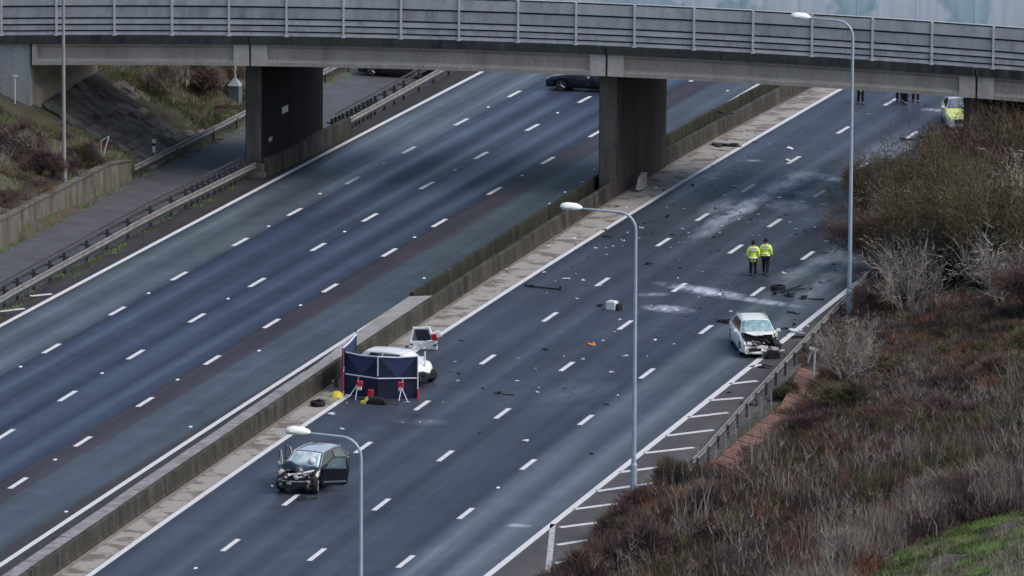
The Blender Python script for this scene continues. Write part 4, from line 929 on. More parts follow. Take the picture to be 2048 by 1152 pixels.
shards(7, ((-1.1, .9), (-.7, .5), (.05, .35)), (.12, .34), M['white_car'], 'torn_panel', g, 61); shards(6, ((-1.0, .9), (-.6, .6), (.05, .4)), (.10, .26), M['black'], 'torn_trim', g, 62)
# --- dark cars under the bridge
cd_ = Car(L=4.7, W=1.84, wb=2.8, R=.33, belt=.92, A=.85, B=.15, C=-1.2, D=-1.95, Hh=1.42)
g = car_root('parked_car', 'black car standing across the empty carriageway just beyond the middle pier', (1181, 147), .9, 180)
cd_.body(g, [M['navy_car'], M['black']]); cd_.cabin(g, M['navy_car'], M['glass'], M['glass']); cd_.mirrors(g, M['navy_car']); cd_.lights(g)
for sg in (1, -1):
    cd_.door(g, sg, -.15, .80, M['navy_car']); cd_.door(g, sg, -1.05, -.19, M['navy_car'])
    MB().box((.1, sg*.80, .965), (2.6, .03, .04)).build('window_trim', M['chrome'], g, local=True)
for xx in (cd_.xf, cd_.xr):
    for sg in (1, -1): wheel(g, xx, sg*.80, side=sg)
cc = Car(L=4.4, W=1.8, wb=2.6, R=.32, belt=.92, A=.9, B=.3, C=-1.3, D=-2.0, Hh=1.43)
g = car_root('parked_car', 'dark car on the slip road, only its sill showing below the bridge girder', (798, 136), .4, 176)
cc.body(g, [M['black_car'], M['black']]); cc.cabin(g, M['black_car'], M['glass'], M['glass']); cc.mirrors(g, M['black_car']); cc.lights(g)
for xx in (cc.xf, cc.xr):
    for sg in (1, -1): wheel(g, xx, sg*.78, r=.32, side=sg)
MB().box((.1, .885, .62), (2.4, .03, .12)).build('side_strip', M['chrome'], g, local=True)
M['glass_police'] = mat('grey_windscreen', (.16, .20, .22), .12, coat=1)
# --- police car
cp_ = Car(L=4.7, W=1.86, wb=2.8, R=.34, belt=.95, A=.95, B=.25, C=-1.5, D=-2.25, Hh=1.46)
p = U(1924, 262); g = thing('police_car', 'white police car with a yellow bonnet, half hidden behind the right-hand pier', 'police car', (p[0]-.55, p[1]+2.3, 0), R(TOCAM+1))
cp_.body(g, [M['white_car'], M['black'], M['yellow_car']], None, lambda x, y, z: 1 if z < .25 else (2 if (x > 1.0 and z > .58) or (abs(y) > .7 and z > .5) else 0))
cp_.cabin(g, M['white_car'], M['glass_police'], M['glass']); cp_.mirrors(g, M['white_car']); cp_.lights(g)
MB().box((2.33, 0, .50), (.06, .9, .20)).build('grille', M['black'], g, local=True); MB().box((2.34, 0, .30), (.05, .5, .11)).build('number_plate', M['plate'], g, local=True)
MB().box((-.2, 0, 1.53), (.28, 1.1, .10)).build('light_bar', M['light'], g, local=True, bevel=.02)
for xx in (cp_.xf, cp_.xr):
    for sg in (1, -1): wheel(g, xx, sg*.81, r=.34, side=sg)
# ---------------------------------------------------------------- folding screen round the white car
fpts = [(690, 790), (756, 800), (836, 799)]     # feet of the front leaves
ft = [U(*q) for q in fpts]
zh = 1.97
g = thing('privacy_screen', 'navy folding screen with white webbing hiding the white wreck by the median wall', 'screen', tuple(ft[1]))
def leaf(A, B, H0=zh, zmid=.98, zl=0.04):
    A = np.array([A[0], A[1], 0.]); B = np.array([B[0], B[1], 0.]); d = B-A; ln = np.linalg.norm(d[:2]); t = d/ln; n = np.array([t[1], -t[0], 0])
    if n @ FWD > 0: n = -n
    def W(u, z, o=0): q = A+t*u*ln+n*o; return (q[0], q[1], z)
    def pan(poly, m, o=.0, name='cloth'):
        mb = MB(); k = len(poly); mb.add([W(u, z, o) for u, z in poly]+[W(u, z, o-.02) for u, z in poly], [tuple(range(k)), tuple(range(2*k-1, k-1, -1))]+[(i, i+k, (i+1) % k+k, (i+1) % k) for i in range(k)]); mb.build(name, m, g)
    T, Mz = H0, zmid
    sag = .05
    c = ( .5, Mz+.06, .08)
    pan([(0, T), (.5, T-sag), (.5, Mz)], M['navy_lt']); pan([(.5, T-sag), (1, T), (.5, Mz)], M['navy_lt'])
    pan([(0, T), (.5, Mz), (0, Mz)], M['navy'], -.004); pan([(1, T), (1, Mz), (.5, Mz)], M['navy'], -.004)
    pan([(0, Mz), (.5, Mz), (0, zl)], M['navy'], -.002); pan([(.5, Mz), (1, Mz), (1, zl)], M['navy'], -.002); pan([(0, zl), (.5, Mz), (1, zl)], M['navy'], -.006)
    mb = MB(); mb.tube([W(0, T, .02), W(.5, T-sag, .02), W(1, T, .02)], .035, 5); mb.build('top_webbing', M['white_tape'], g)
    mb = MB(); mb.tube([W(0, Mz, .03), W(1, Mz, .03)], .035, 5); mb.build('middle_webbing', M['white_tape'], g)
    return W
W1 = leaf(ft[0], ft[1]); W2 = leaf(ft[1], ft[2])
for P_, z0, z1 in ((ft[1], 1.1, zh), (ft[0], .0, zh+.1), (ft[2], .0, zh+.02)):
    o_ = -.06; MB().tube([(P_[0], P_[1]+o_, z0), (P_[0], P_[1]+o_, z1)], .03, 6).build('pole', M['white_tape'] if P_ is not ft[0] else M['navy'], g)
for Wf, u in ((W1, .42), (W2, .60)):
    MB().tube([Wf(u-.1, .05, .5), Wf(u-.02, .55, .1), Wf(u+.02, .95, .04)], .022, 5).build('guy_strap', M['white_tape'], g)
    MB().tube([Wf(u+.12, .0, .55), Wf(u-.0, .5, .1)], .022, 5).build('guy_strap', M['white_tape'], g)
for px in ((718, 762), (800, 764)):
    q = U(px[0], px[1]+41); n_ = np.array([.05, -.12, 0]); q = np.array(q)+n_*2
    MB().box((q[0], q[1], .86), (.26, .12, .26), rot=(.15, 0, .2)).build('red_weight_bag', M['red'], g, bevel=.03); MB().box((q[0]+.0, q[1]-.03, .66), (.18, .12, .14)).build('bag_label', M['plate'], g)
q = ft[1]; MB().box((q[0]-.3, q[1]-.15, .3), (.26, .12, .4), rot=(.1, .1, 0)).build('red_weight_bag', M['red'], g, bevel=.03)
q = ft[2]; MB().tube([(q[0]+.02, q[1]-.1, .0), (q[0]+.03, q[1]-.12, .5)], .05, 6).build('red_weight_bag', M['red'], g)
g = thing('privacy_screen', 'narrow navy side leaf of the screen beside the median wall, turned edge-on', 'screen', tuple(U(690, 775)))
A = U(685, 786); B_ = U(712, 757)
leaf(A, B_, 2.05)
MB().tube([(A[0], A[1], 0), (A[0]+.05, A[1]-.05, 1.95)], .03, 6).build('pole', M['red'], g)
MB().tube([(A[0]+.1, A[1]-.2, 1.2), (A[0]+.35, A[1]-.25, .95), (A[0]+.15, A[1]-.2, .85)], .03, 6).build('bent_bracket', M['white_tape'], g)
MB().tube([(B_[0], B_[1], 0), (B_[0], B_[1], 2.25)], .03, 6).build('pole', M['navy'], g)
p = U(672, 775); g = thing('warning_lamp', 'small amber-brown lamp on the ground left of the navy screen', 'lamp', tuple(p))
MB().box((0, 0, .2), (.18, .14, .36), taper=.7).build('housing', M['rust'], g, local=True); MB().box((-.12, -.05, .3), (.08, .08, .1)).build('reflector', M['plate'], g, local=True)
# two helmets / yellow kit, black bag, tyres
def dome(label, name, px, r, m, cat, sq=.6):
    p = U(*px); mb = MB(); mb.lathe([(.001, sq*r*1.0), (r*.5, sq*r*.92), (r*.85, sq*r*.6), (r, sq*r*.15), (r*1.08, 0), (r*.9, -.0), (.001, .0)], 16, axis='z')
    o = mb.build(name, m, None, smooth=50); o.location = p; o.rotation_euler = (.15, .1, .3); tag(o, label, cat); return o
dome('yellow domed bag cover on the kerb strip left of the navy screen', 'yellow_bag', (674, 794), .30, M['yellow'], 'bag', .9)
dome('flat yellow helmet on the black kit bag in front of the navy screen', 'yellow_helmet', (740, 800), .26, M['yellow'], 'helmet', .7)
p = U(755, 808); g = thing('kit_bag', 'black kit bag lying open in front of the navy screen', 'bag', tuple(p), -.1)
MB().box((0, 0, .13), (1.0, .42, .26), taper=.75).build('bag', M['cloth_black'], g, local=True, bevel=.06); MB().box((-.1, 0, .27), (.7, .2, .06)).build('flap', M['navy'], g, local=True, bevel=.02); MB().box((-.62, -.05, .05), (.25, .2, .1)).build('yellow_pouch', M['yellow'], g, local=True)
def tyre_thing(px, label, r=.33, extra=True, rot=(1.5, 0, 0)):
    p = U(*px); g = thing('loose_wheel', label, 'wheel', (p[0], p[1], 0), .2)
    t = MB(); t.lathe([(r-.11, 0), (r-.02, 0), (r, .03), (r, .20), (r-.02, .23), (r-.11, .23), (r-.12, .12)], 22, axis='z', closed=True); t.build('tyre', M['tyre'], g, local=True, smooth=40)
    t = MB(); t.lathe([(.001, .14), (.1, .15), (r-.11, .10)], 16, axis='z'); t.build('rim', M['engine'], g, local=True); return g
g = tyre_thing((636, 812), 'black wheel lying flat on the kerb strip left of the screen'); MB().tube([(-.15, .1, .2), (.1, 0, .34), (.2, .1, .3)], .03, 5).build('hub_arm', M['engine'], g, local=True)
g = tyre_thing((1556, 580), 'black wheel lying flat among torn suspension parts behind the white estate car', .36)
p = U(1563, 588); g = thing('suspension_arm', 'torn black suspension parts lying against the flat wheel behind the white estate car', 'car part', (p[0], p[1], 0))
shards(8, ((-.3, .5), (-.6, .3), (.05, .25)), (.15, .35), M['dark_frag'], 'torn_bracket', g, 31); MB().tube([(.1, 0, .15), (.9, 1.2, .10)], .04, 5).build('rod', M['dark_frag'], g, local=True)
# ---------------------------------------------------------------- people
def skinmesh(name, verts, edges, radii, m, parent, root=0, sub=1):
    me = bpy.data.meshes.new(name); me.from_pydata(verts, edges, []); me.materials.append(m)
    o = link(name, me, parent); sk = o.modifiers.new('skin', 'SKIN'); sk.use_smooth_shade = True
    for i, v in enumerate(me.skin_vertices[0].data):
        r_ = radii[i]; v.radius = (r_, r_) if not isinstance(r_, tuple) else r_; v.use_root = (i == root)
    s = o.modifiers.new('sub', 'SUBSURF'); s.levels = sub; s.render_levels = sub; return o
def person(label, pos, rz, H=1.78, legs=((.12, .06), (-.10, -.05)), arms=((.02, .05), (.02, .05)), jacket=None, long_=False, text=False, cap=True, group=None):
    """local: +Y is the way the person faces.  legs/arms: forward offsets of (foot, knee)/(hand, elbow) for left,right"""
    g = thing('person', label, 'person', pos, rz, group); k = H/1.78
    V = []; E = []; Rr = []
    def v(x, y, z, r_, par=None):
        V.append((x*k, y*k, z*k)); Rr.append(r_*k if not isinstance(r_, tuple) else tuple(a*k for a in r_)); i = len(V)-1
        if par is not None: E.append((par, i))
        return i
    pel = v(0, 0, .95, (.15, .11)); wa = v(0, 0, 1.12, (.14, .10), pel); chst = v(0, .0, 1.34, (.17, .11), wa); nk = v(0, .0, 1.50, .06, chst); hd0 = v(0, .01, 1.58, .07, nk); hd = v(0, .02, 1.67, (.082, .10), hd0); v(0, .015, 1.75, (.055, .065), hd)
    v(0, .12, 1.64, .018, hd); v(.09, .01, 1.65, .016, hd); v(-.09, .01, 1.65, .016, hd)   # nose, ears
    feet = []
    for sx, (ff, kk) in ((-1, legs[0]), (1, legs[1])):
        hip = v(sx*.10, 0, .88, .095, pel); kn = v(sx*.11, kk+.02, .50, .062, hip); an = v(sx*.115, ff, .09, .042, kn); v(sx*.12, ff+.14, .035, .035, an); feet.append((sx, kk, ff))
    hands = []
    for sx, (hf, ef) in ((-1, arms[0]), (1, arms[1])):
        sh = v(sx*.19, 0, 1.43, .065, chst); el = v(sx*.26, ef-.05, 1.16, .045, sh); wr = v(sx*.27, hf+.02, .92, .028, el); pa = v(sx*.27, hf+.03, .86, (.034, .018), wr); hands.append((sx, ef, hf))
        for q, (dx, ln) in enumerate(((-.024, .075), (-.008, .085), (.008, .08), (.024, .065))):
            a = v(sx*.27+dx*.4, hf+.03+dx, .825, .0095, pa); v(sx*.27+dx*.4-sx*.012, hf+.035+dx, .825-ln*.8, .008, a)
        a = v(sx*.255, hf+.065, .86, .010, pa); v(sx*.25, hf+.075, .82, .009, a)
    skinmesh('body', V, E, Rr, M['skin'], g, pel, 1)
    # trousers
    tv = [(0, 0, .96)]; te = []; tr = [(.165, .125)]
    for sx, kk, ff in feet:
        i = len(tv); tv += [(sx*.10, 0, .86), (sx*.11, kk+.02, .50), (sx*.115, ff, .10)]; te += [(0, i), (i, i+1), (i+1, i+2)]; tr += [.115, .088, .075]
    skinmesh('trousers', [tuple(c*k for c in q) for q in tv], te, [r_*k if not isinstance(r_, tuple) else tuple(a*k for a in r_) for r_ in tr], M['cloth_black'], g, 0)
    for sx, kk, ff in feet: MB().box((sx*.12*k, (ff+.06)*k, .045), (.10, .29, .09), taper=.8).build('shoe', M['black'], g, local=True, bevel=.02)
    jm = jacket or M['cloth_black']; zb = .60 if long_ else .90
    jv = [(0, 0, 1.12), (0, 0, 1.36), (0, 0, 1.47), (0, 0, zb+.06)]; je = [(0, 1), (1, 2), (0, 3)]; jr = [(.20, .15), (.215, .15), (.11, .09), (.215, .165)]
    for sx, ef, hf in hands:
        i = len(jv); jv += [(sx*.20, 0, 1.42), (sx*.27, ef-.05, 1.16), (sx*.275, hf+.01, .95)]; je += [(1, i), (i, i+1), (i+1, i+2)]; jr += [.095, .078, .065]
    skinmesh('jacket', [tuple(c*k for c in q) for q in jv], je, [r_*k if not isinstance(r_, tuple) else tuple(a*k for a in r_) for r_ in jr], jm, g, 0)
    if jacket:
        for z, rr_ in ((1.30, .222), (.92 if long_ else 1.04, .224)):
            mb = MB(); P = []; n = 16
            for q in range(n):
                t = 2*math.pi*q/n; P += [(rr_*1.04*math.cos(t)*k, rr_*.80*math.sin(t)*k, (z-.04)*k), (rr_*1.04*math.cos(t)*k, rr_*.80*math.sin(t)*k, (z+.04)*k)]
            mb.add(P, [(2*q, 2*((q+1) % n), 2*((q+1) % n)+1, 2*q+1) for q in range(n)]); o = mb.build('reflective_band', M['reflect'], g, local=True, smooth=60); sd = o.modifiers.new('t', 'SOLIDIFY'); sd.thickness = .008
        MB().box((0, -.168*k, 1.39*k), (.30, .012, .10), rot=(-.12, 0, 0)).build('back_panel', M['reflect'], g, local=True)
    if text:
        c = bpy.data.curves.new('police_lettering', 'FONT'); c.body = 'POLICE'; c.size = .095; c.align_x = 'CENTER'; c.extrude = .002
        t = bpy.data.objects.new('tmp', c); COL.objects.link(t); bpy.context.view_layer.update(); me = bpy.data.meshes.new_from_object(t); bpy.data.objects.remove(t)
        me.materials.clear(); me.materials.append(M['print']); o = link('lettering', me, g); o.location = (0, -.180*k, 1.355*k); o.rotation_euler = (R(90-6), 0, 0)
    hm = MB()
    hm.lathe([(.001, .115), (.05, .105), (.085, .06), (.098, .0), (.10, -.06), (.07, -.10), (.001, -.1)], 14, c=(0, 0, 0), axis='z'); o = hm.build('cap' if cap else 'hair', M['hair'], g, local=True, smooth=60); o.location = (0, -.005*k, 1.69*k); o.scale = (1, 1.15, 1)
    if cap: MB().box((0, .12*k, 1.70*k), (.15, .10, .015), rot=(-.2, 0, 0)).build('cap_peak', M['hair'], g, local=True)
    return g
away = R(-14.2)*-1
p = U(1506, 552); person('person in a long hi-vis yellow police coat walking away, left of the two in front', (p[0], p[1], 0), R(12), 1.74, legs=((.04, .02), (-.04, 0)), arms=((.04, .02), (.03, .0)), jacket=M['hivis'], long_=True, text=True)
p = U(1531, 550); person('person in a short hi-vis yellow jacket in mid-stride, right of the two in front', (p[0], p[1], 0), R(2), 1.80, legs=((.14, .10), (-.26, -.04)), arms=((.10, .04), (.10, .0)), jacket=M['hivis'], text=True)
p = U(1721, 208); person('person in a hi-vis yellow jacket standing alone beyond the bridge, head hidden by the girder', (p[0], p[1], 0), R(200), 1.76, legs=((.10, .04), (-.10, -.02)), jacket=M['hivis'], long_=True)
for q, l, rz in (((1799, 204), 'person in black, leftmost of the three beyond the bridge whose legs show below the girder', 20), ((1811, 208), 'person in black, middle and nearest of the three beyond the bridge', 160), ((1831, 204), 'person in black standing with legs apart, rightmost of the three beyond the bridge', 200)):
    p = U(*q); person(l, (p[0], p[1], 0), R(rz), 1.8, legs=((.10, .05), (-.12, 0)))
# ---------------------------------------------------------------- debris
def shard_mesh(seed, kind):
    rd = random.Random(seed); mb = MB()
    for q in range(rd.randint(2, 4)):
        n = rd.randint(4, 6); ox, oy = rd.uniform(-.5, .5), rd.uniform(-.4, .4); an = rd.uniform(0, 3); el = rd.uniform(.2, .6); s_ = rd.uniform(.4, .95)
        ring = []
        for i in range(n):
            t = 2*math.pi*i/n+rd.uniform(-.35, .35); x, y = math.cos(t)*s_*rd.uniform(.6, 1.1), math.sin(t)*s_*el*rd.uniform(.6, 1.1)
            ring.append((ox+x*math.cos(an)-y*math.sin(an), oy+x*math.sin(an)+y*math.cos(an)))
        tz = rd.uniform(-.5, .5); h = rd.uniform(.12, .55)
        up = [(x, y, max(.06, h+tz*(x-ox)+rd.uniform(-.05, .05))) for x, y in ring]; lo = [(x*.97, y*.97, max(0, z-.25)) for x, y, z in up]
        mb.add(lo+up, [tuple(range(n-1, -1, -1)), tuple(range(n, 2*n))]+[(i, (i+1) % n, (i+1) % n+n, i+n) for i in range(n)])
    return mb.mesh('fragment', M[kind])
fr_w = [shard_mesh(i, 'white_frag') for i in range(9)]; fr_d = [shard_mesh(i+20, 'dark_frag') for i in range(9)]
marks = {'the two walking figures': (1518, 520), 'the white box': (1224, 611), 'the silver-white wreck': (1510, 665), 'the flat wheel': (1557, 573), 'the long black beam': (1086, 577), 'the navy screen': (790, 750), 'the black crushed wreck': (620, 950), 'the orange fragment': (1185, 690), 'the middle lamp head': (1140, 411), 'the middle lamp foot': (1267, 900), 'the middle pier': (1265, 300), 'the powder patch': (1590, 360), 'the group beyond the bridge': (1815, 200), 'the police car': (1900, 240), 'the tall right-hand lamp post': (1698, 450), 'the engine block': (1540, 716)}
used_labels = set()
def place_label(q, P_, kind, s):
    lane = 'on the kerb strip' if P_[0] < float(xRM(P_[1])) else ('in the fast lane' if P_[0] < float(lanes['D'](P_[1])) else ('in the second lane' if P_[0] < float(lanes['E'](P_[1])) else ('in the third lane' if P_[0] < float(lanes['F'](P_[1])) else 'in the nearside lane')))
    best = sorted(marks, key=lambda k: (marks[k][0]-q[0])**2+(2*(marks[k][1]-q[1]))**2); sz = 'tiny' if s < .13 else ('small' if s < .2 else 'larger')
    for b_ in best[:7]:
        dx, dy = q[0]-marks[b_][0], q[1]-marks[b_][1]
        rel = ('beyond' if dy < 0 else 'nearer than') if abs(dy)*1.6 > abs(dx) else ('left of' if dx < 0 else 'right of')
        dist = math.hypot(dx, 2*dy); far = 'just ' if dist < 90 else ('well ' if dist > 260 else '')
        l = f"{sz} {'white' if kind == 'w' else 'black'} fragment {lane}, {far}{rel} {b_}"
        if l not in used_labels: used_labels.add(l); return l
    return l
def frag(px, kind, s=.13, label=None, group=True, ax=1.0):
    p = U(*px); o = link('fragment', random.choice(fr_w if kind == 'w' else fr_d)); o.location = (p[0], p[1], .004); o.rotation_euler = (0, 0, random.uniform(0, 6) if not label else R(-14)+random.uniform(-.5, .5)); o.scale = (s*ax*.55, s*.75, s*.42)
    tag(o, label or place_label(px, p, kind, s), 'fragment', 'white fragments strewn over the carriageway' if kind == 'w' else 'black fragments strewn over the carriageway')
    return o
white = [(1153,598),(1226,493),(1211,496),(1191,497),(1246,493),(1152,548),(1356,556),(1303,612),(1354,622),(1364,458),(1376,466),(1377,473),(1367,418),(1283,457),(1038,716),(1073,737),(910,724),(1249,712),(1295,713),(1349,688),(1738,229),(1873,242),(1762,306),(1808,295),(1682,359),(1669,362),(1480,351),(1541,347),(1472,374),(1431,372),(1558,396),(1534,410),(1530,401),(1603,404),(1646,410),(1578,445),(1515,429),(1593,459),(1631,454),(1509,471),(1439,465),(1720,472),(1426,331),(1410,358),(1652,483),(1680,512),(1631,455),(1614,652),(1355,557),(839,845),(805,845),(861,843),(886,805),(1078,775),(1072,785),(1235,791),(1032,763),(1222,744),(1255,466),(1277,476),(1130,713),(1230,666),(696,806),(1460,623),(1608,404),(1240,640),(1322,300),(1615,440)]
dark = [(1180,516),(1142,534),(1335,502),(1338,536),(1361,536),(1289,448),(1304,467),(923,682),(899,743),(919,748),(1082,739),(963,736),(1313,675),(1471,280),(1653,297),(1851,211),(1763,319),(1784,327),(1719,323),(1668,323),(1513,285),(1386,370),(1481,425),(1584,392),(1609,461),(1558,433),(1427,475),(1671,541),(1670,530),(1621,578),(1457,786),(793,809),(965,777),(1213,810),(1182,908),(961,867),(1129,777),(697,829),(1590,640),(1640,565),(1345,470),(1500,440),(1090,700),(1700,330),(1571,430),(1420,505)]
for q in white: frag(q, 'w', random.uniform(.13, .26))
for q in dark: frag(q, 'd', random.uniform(.14, .28))
rr_ = random.Random(99)
for i in range(120):
    while True:
        x, y = rr_.gauss(1450, 165), rr_.gauss(440, 120)
        P_ = U(x, y)
        if float(xRM(P_[1]))+.2 < P_[0] < float(xRO(P_[1])) and 300 < P_[1] < 440: break
    frag((x, y), 'w' if rr_.random() < .55 else 'd', rr_.uniform(.08, .17))
for i in range(26):
    y_ = rr_.uniform(372, 428); x_ = rr_.uniform(float(xW(y_))+.25, float(xRM(y_))+.3); v_ = np.array([x_, y_, 0])-CO
    frag((1024+FPX*(v_@RGT)/(v_@FWD), 576-FPX*(v_@UPV)/(v_@FWD)), 'w' if rr_.random() < .35 else 'd', rr_.uniform(.10, .28))
nn_ = [((1087, 545), 'w', .36, 'rounded white fragment just outside the edge line of the median channel', 1.3), ((1135, 559), 'w', .34, 'flat white strip lying above the long black bar', 1.8), ((1171, 561), 'w', .34, 'white fragment with a black piece beside it, right of the long black bar', 1.5), ((1205, 682), 'w', .32, 'pale half-round fragment beside the orange one', 1), ((1247, 481), 'w', .36, 'bent white fragment left of the middle lamp post', 1.2),
       ((1165, 719), 'w', .34, 'white ring-shaped fragment near the foot of a lane dash', 1), ((1222, 745), 'w', .34, 'curled white strip in the third lane', 1.8), ((1573, 298), 'w', .55, 'large white fragment on the carriageway just beyond the powder patch', 1.2), ((1570, 322), 'w', .52, 'flat white sheet beside a lane dash', 1.2), ((1574, 547), 'w', .50, 'pale crumpled fragment to the right of the two walking figures', 1.3), ((1054, 882), 'w', .3, 'white splinter in the middle lane near the camera', 1.6),
       ((1334, 433), 'd', .34, 'black lump left of the powder patches', 1), ((1429, 418), 'd', .36, 'black lump at the foot of the long powder streak', 1), ((1647, 506), 'd', .45, 'black lump in the lane right of the two walking figures', 1.4), ((1197, 612), 'd', .4, 'black splinter left of the white box', 1.5), ((1452, 293), 'd', .9, 'torn black trim heaped on the kerb strip by the median wall', 1.8), ((1476, 227), 'd', .6, 'black rag hanging over the top of the median wall', 1.5),
       ((1589, 628), 'd', .7, 'black lump of torn metal beyond the white estate car', 1.4), ((1570, 657), 'd', .45, 'black fragment on the edge line behind the white estate car', 1.3), ((1601, 678), 'd', .7, 'black torn panel beside the guard rail', 1.4), ((1591, 665), 'w', .6, 'white torn strip across the edge line beside the white estate car', 2.2), ((1620, 598), 'd', .6, 'black curved trim between the flat wheel and the edge line', 2), ((1576, 593), 'd', .5, 'black plate below the flat wheel', 1.6), ((1446, 645), 'd', .6, 'black angled trim left of the white estate car', 1.6),
       ((1007, 788), 'd', .4, 'thin black curved strip in the third lane near the camera', 2.4), ((1292, 528), 'd', .55, 'black splinter right of the middle lamp post', 2.2), ((661, 829), 'w', .3, 'bluish-white fragment near the flat wheel on the kerb strip', 1.2), ((681, 859), 'w', .32, 'white and black fragment above the nearest lamp head', 1), ((914, 762), 'w', .3, 'white fragment with a black splinter beyond the hatchback', 1.2), ((1152, 478), 'w', .4, 'white fragments in the median channel near the middle lamp head', 1.3),
       ((1812, 360), 'w', .7, 'white fragment beside the red one seen through the trees', 1.2), ((1561, 703), 'w', .4, 'pale fragment beside the engine on the verge', 1.3)]
for q, kd, s, l, ax in nn_:
    if q == (1476, 227):
        o = frag(q, kd, s, l, ax=ax); P_ = U(*q, .95); o.location = (float(xW(P_[1]))-.12, P_[1], .90); o.rotation_euler = (0, 0, 1.5)
    else: frag(q, kd, s, l, ax=ax)
o = frag((1185, 690), 'w', .42, 'orange fragment in the second lane, the only orange one', ax=1.2); o.data = shard_mesh(77, 'amber')
o = frag((1829, 355), 'w', .95, 'red fragment seen through the twigs of the right-hand trees', ax=1.4); o.data = shard_mesh(78, 'red_lens'); o.scale.z *= 1.4
def bar(pts, r_, label, name='bent_bar', m=None):
    P_ = [U(*q) for q in pts]; c0 = P_[len(P_)//2]; mb = MB(); mb.tube([(p[0], p[1], r_+.01+.05*abs(math.sin(i*2.2))) for i, p in enumerate(P_)], r_, 5); tag(own(mb.build(name, m or M['dark_frag'])), label, 'car part')
p = U(1086, 577); g = thing('torn_bumper_beam', 'long straight black beam with upturned ends lying across the fast lane', 'car part', (p[0], p[1], 0), R(-14))
MB().box((0, 0, .05), (1.9, .06, .06)).build('beam', M['dark_frag'], g, local=True); MB().box((.93, 0, .11), (.07, .09, .20), rot=(0, .2, 0)).build('upturned_end', M['dark_frag'], g, local=True); MB().box((-.93, 0, .08), (.08, .10, .12)).build('upturned_end', M['dark_frag'], g, local=True); MB().box((-.6, -.03, .09), (.2, .09, .07)).build('bracket', M['dark_frag'], g, local=True)
bar([(1800, 279), (1815, 283), (1832, 283)], .06, 'long black strip lying across a lane dash near the police car'); bar([(1836, 277), (1850, 278)], .05, 'short black strip nearest the police car')
bar([(1563, 585), (1585, 580), (1605, 574)], .035, 'thin black rod pointing away from the flat wheel'); bar([(1432, 641), (1445, 646), (1457, 648), (1460, 638)], .03, 'thin bent black wiper-like strip left of the white estate car'); bar([(1205, 474), (1216, 476), (1224, 479)], .03, 'thin dark strip near the median channel behind the middle lamp post')
bar([(806, 806), (813, 807), (820, 807)], .02, 'thin pale strap end on the road right of the kit bag', m=M['white_tape'])
# white box with black end
p = U(1224, 619); g = thing('white_box', 'white box with a black end standing alone in the second lane', 'box', (p[0], p[1], 0), R(-12))
MB().box((0, 0, .20), (.48, .42, .40)).build('box', M['box_white'], g, local=True, bevel=.03); MB().box((.34, .03, .16), (.22, .40, .30), taper=.8).build('black_end', M['dark_frag'], g, local=True, bevel=.03); MB().box((0, 0, .41), (.3, .3, .03)).build('lid', M['plate'], g, local=True)
# ---------------------------------------------------------------- vegetation
def vmat(name, c1, c2, rough=.9):
    m = mat(name, c1, rough, scale=1.2, col2=c2, lo=.35, hi=.65); return m
VM = {'brown': vmat('brown_twigs', (.165, .112, .082), (.068, .045, .034)), 'purple': vmat('purple_brown_twigs', (.125, .070, .066), (.050, .030, .032)), 'olive': vmat('lichen_green_twigs', (.120, .110, .038), (.045, .046, .018)),
      'grey': vmat('pale_grey_twigs', (.33, .295, .25), (.19, .17, .145)), 'straw': vmat('straw_stems', (.27, .22, .175), (.14, .11, .09)), 'green': vmat('ivy_green_leaves', (.035, .062, .018), (.015, .028, .009)), 'grass': vmat('green_grass_blades', (.25, .40, .09), (.11, .20, .04)), 'grass2': vmat('yellow_green_blades', (.20, .26, .10), (.11, .16, .05)), 'dkgrass': vmat('dark_grass_blades', (.055, .085, .028), (.025, .042, .014)), 'rust': vmat('rusty_bracken', (.23, .10, .06), (.11, .05, .032)), 'dark': vmat('dark_twigs', (.05, .042, .034), (.022, .02, .016))}  # last entry: twigs of a deeper brown
def strands(P, D, Ln, W, droop=.0, jit=.25):
    """bent tapering blades: base points P, directions D, lengths Ln, widths W -> vertices, triangles"""
    n = len(P); D = D/np.linalg.norm(D, axis=1, keepdims=True); Sd = np.cross(D, rng.normal(size=(n, 3))); Sd /= np.linalg.norm(Sd, axis=1, keepdims=True)+1e-9
    k1 = D+rng.normal(0, jit, (n, 3)); k1[:, 2] -= droop; k1 /= np.linalg.norm(k1, axis=1, keepdims=True)
    L_ = Ln[:, None]; W_ = W[:, None]; m_ = P+D*L_*.5; e = m_+k1*L_*.5
    V = np.stack([P-Sd*W_/2, P+Sd*W_/2, m_-Sd*W_*.38, m_+Sd*W_*.38, e], 1).reshape(-1, 3)
    b = np.arange(n)[:, None]*5; T = np.concatenate([b+[0, 1, 3], b+[0, 3, 2], b+[2, 3, 4]], 1).reshape(-1, 3)
    return V, T, e
def tri_mesh(name, parts, mats):
    """parts: list of (V,T,material index)"""
    n = 0; VV = []; TT = []; MI = []
    for V, T, mi in parts: VV.append(V); TT.append(T+n); MI.append(np.full(len(T), mi)); n += len(V)
    V = np.concatenate(VV).astype('f'); T = np.concatenate(TT).astype('i'); mi = np.concatenate(MI).astype('i')
    me = bpy.data.meshes.new(name); me.vertices.add(len(V)); me.vertices.foreach_set('co', V.ravel()); me.loops.add(T.size); me.loops.foreach_set('vertex_index', T.ravel())
    me.polygons.add(len(T)); me.polygons.foreach_set('loop_start', np.arange(0, T.size, 3, dtype='i')); me.polygons.foreach_set('loop_total', np.full(len(T), 3, 'i')); me.polygons.foreach_set('material_index', mi)
    for m in mats: me.materials.append(m)
    me.update(); me.validate(); return me
def dirs(n, up=.6, spread=1.0):
    d = rng.normal(0, spread, (n, 3)); d[:, 2] = np.abs(d[:, 2])*.6+up; return d
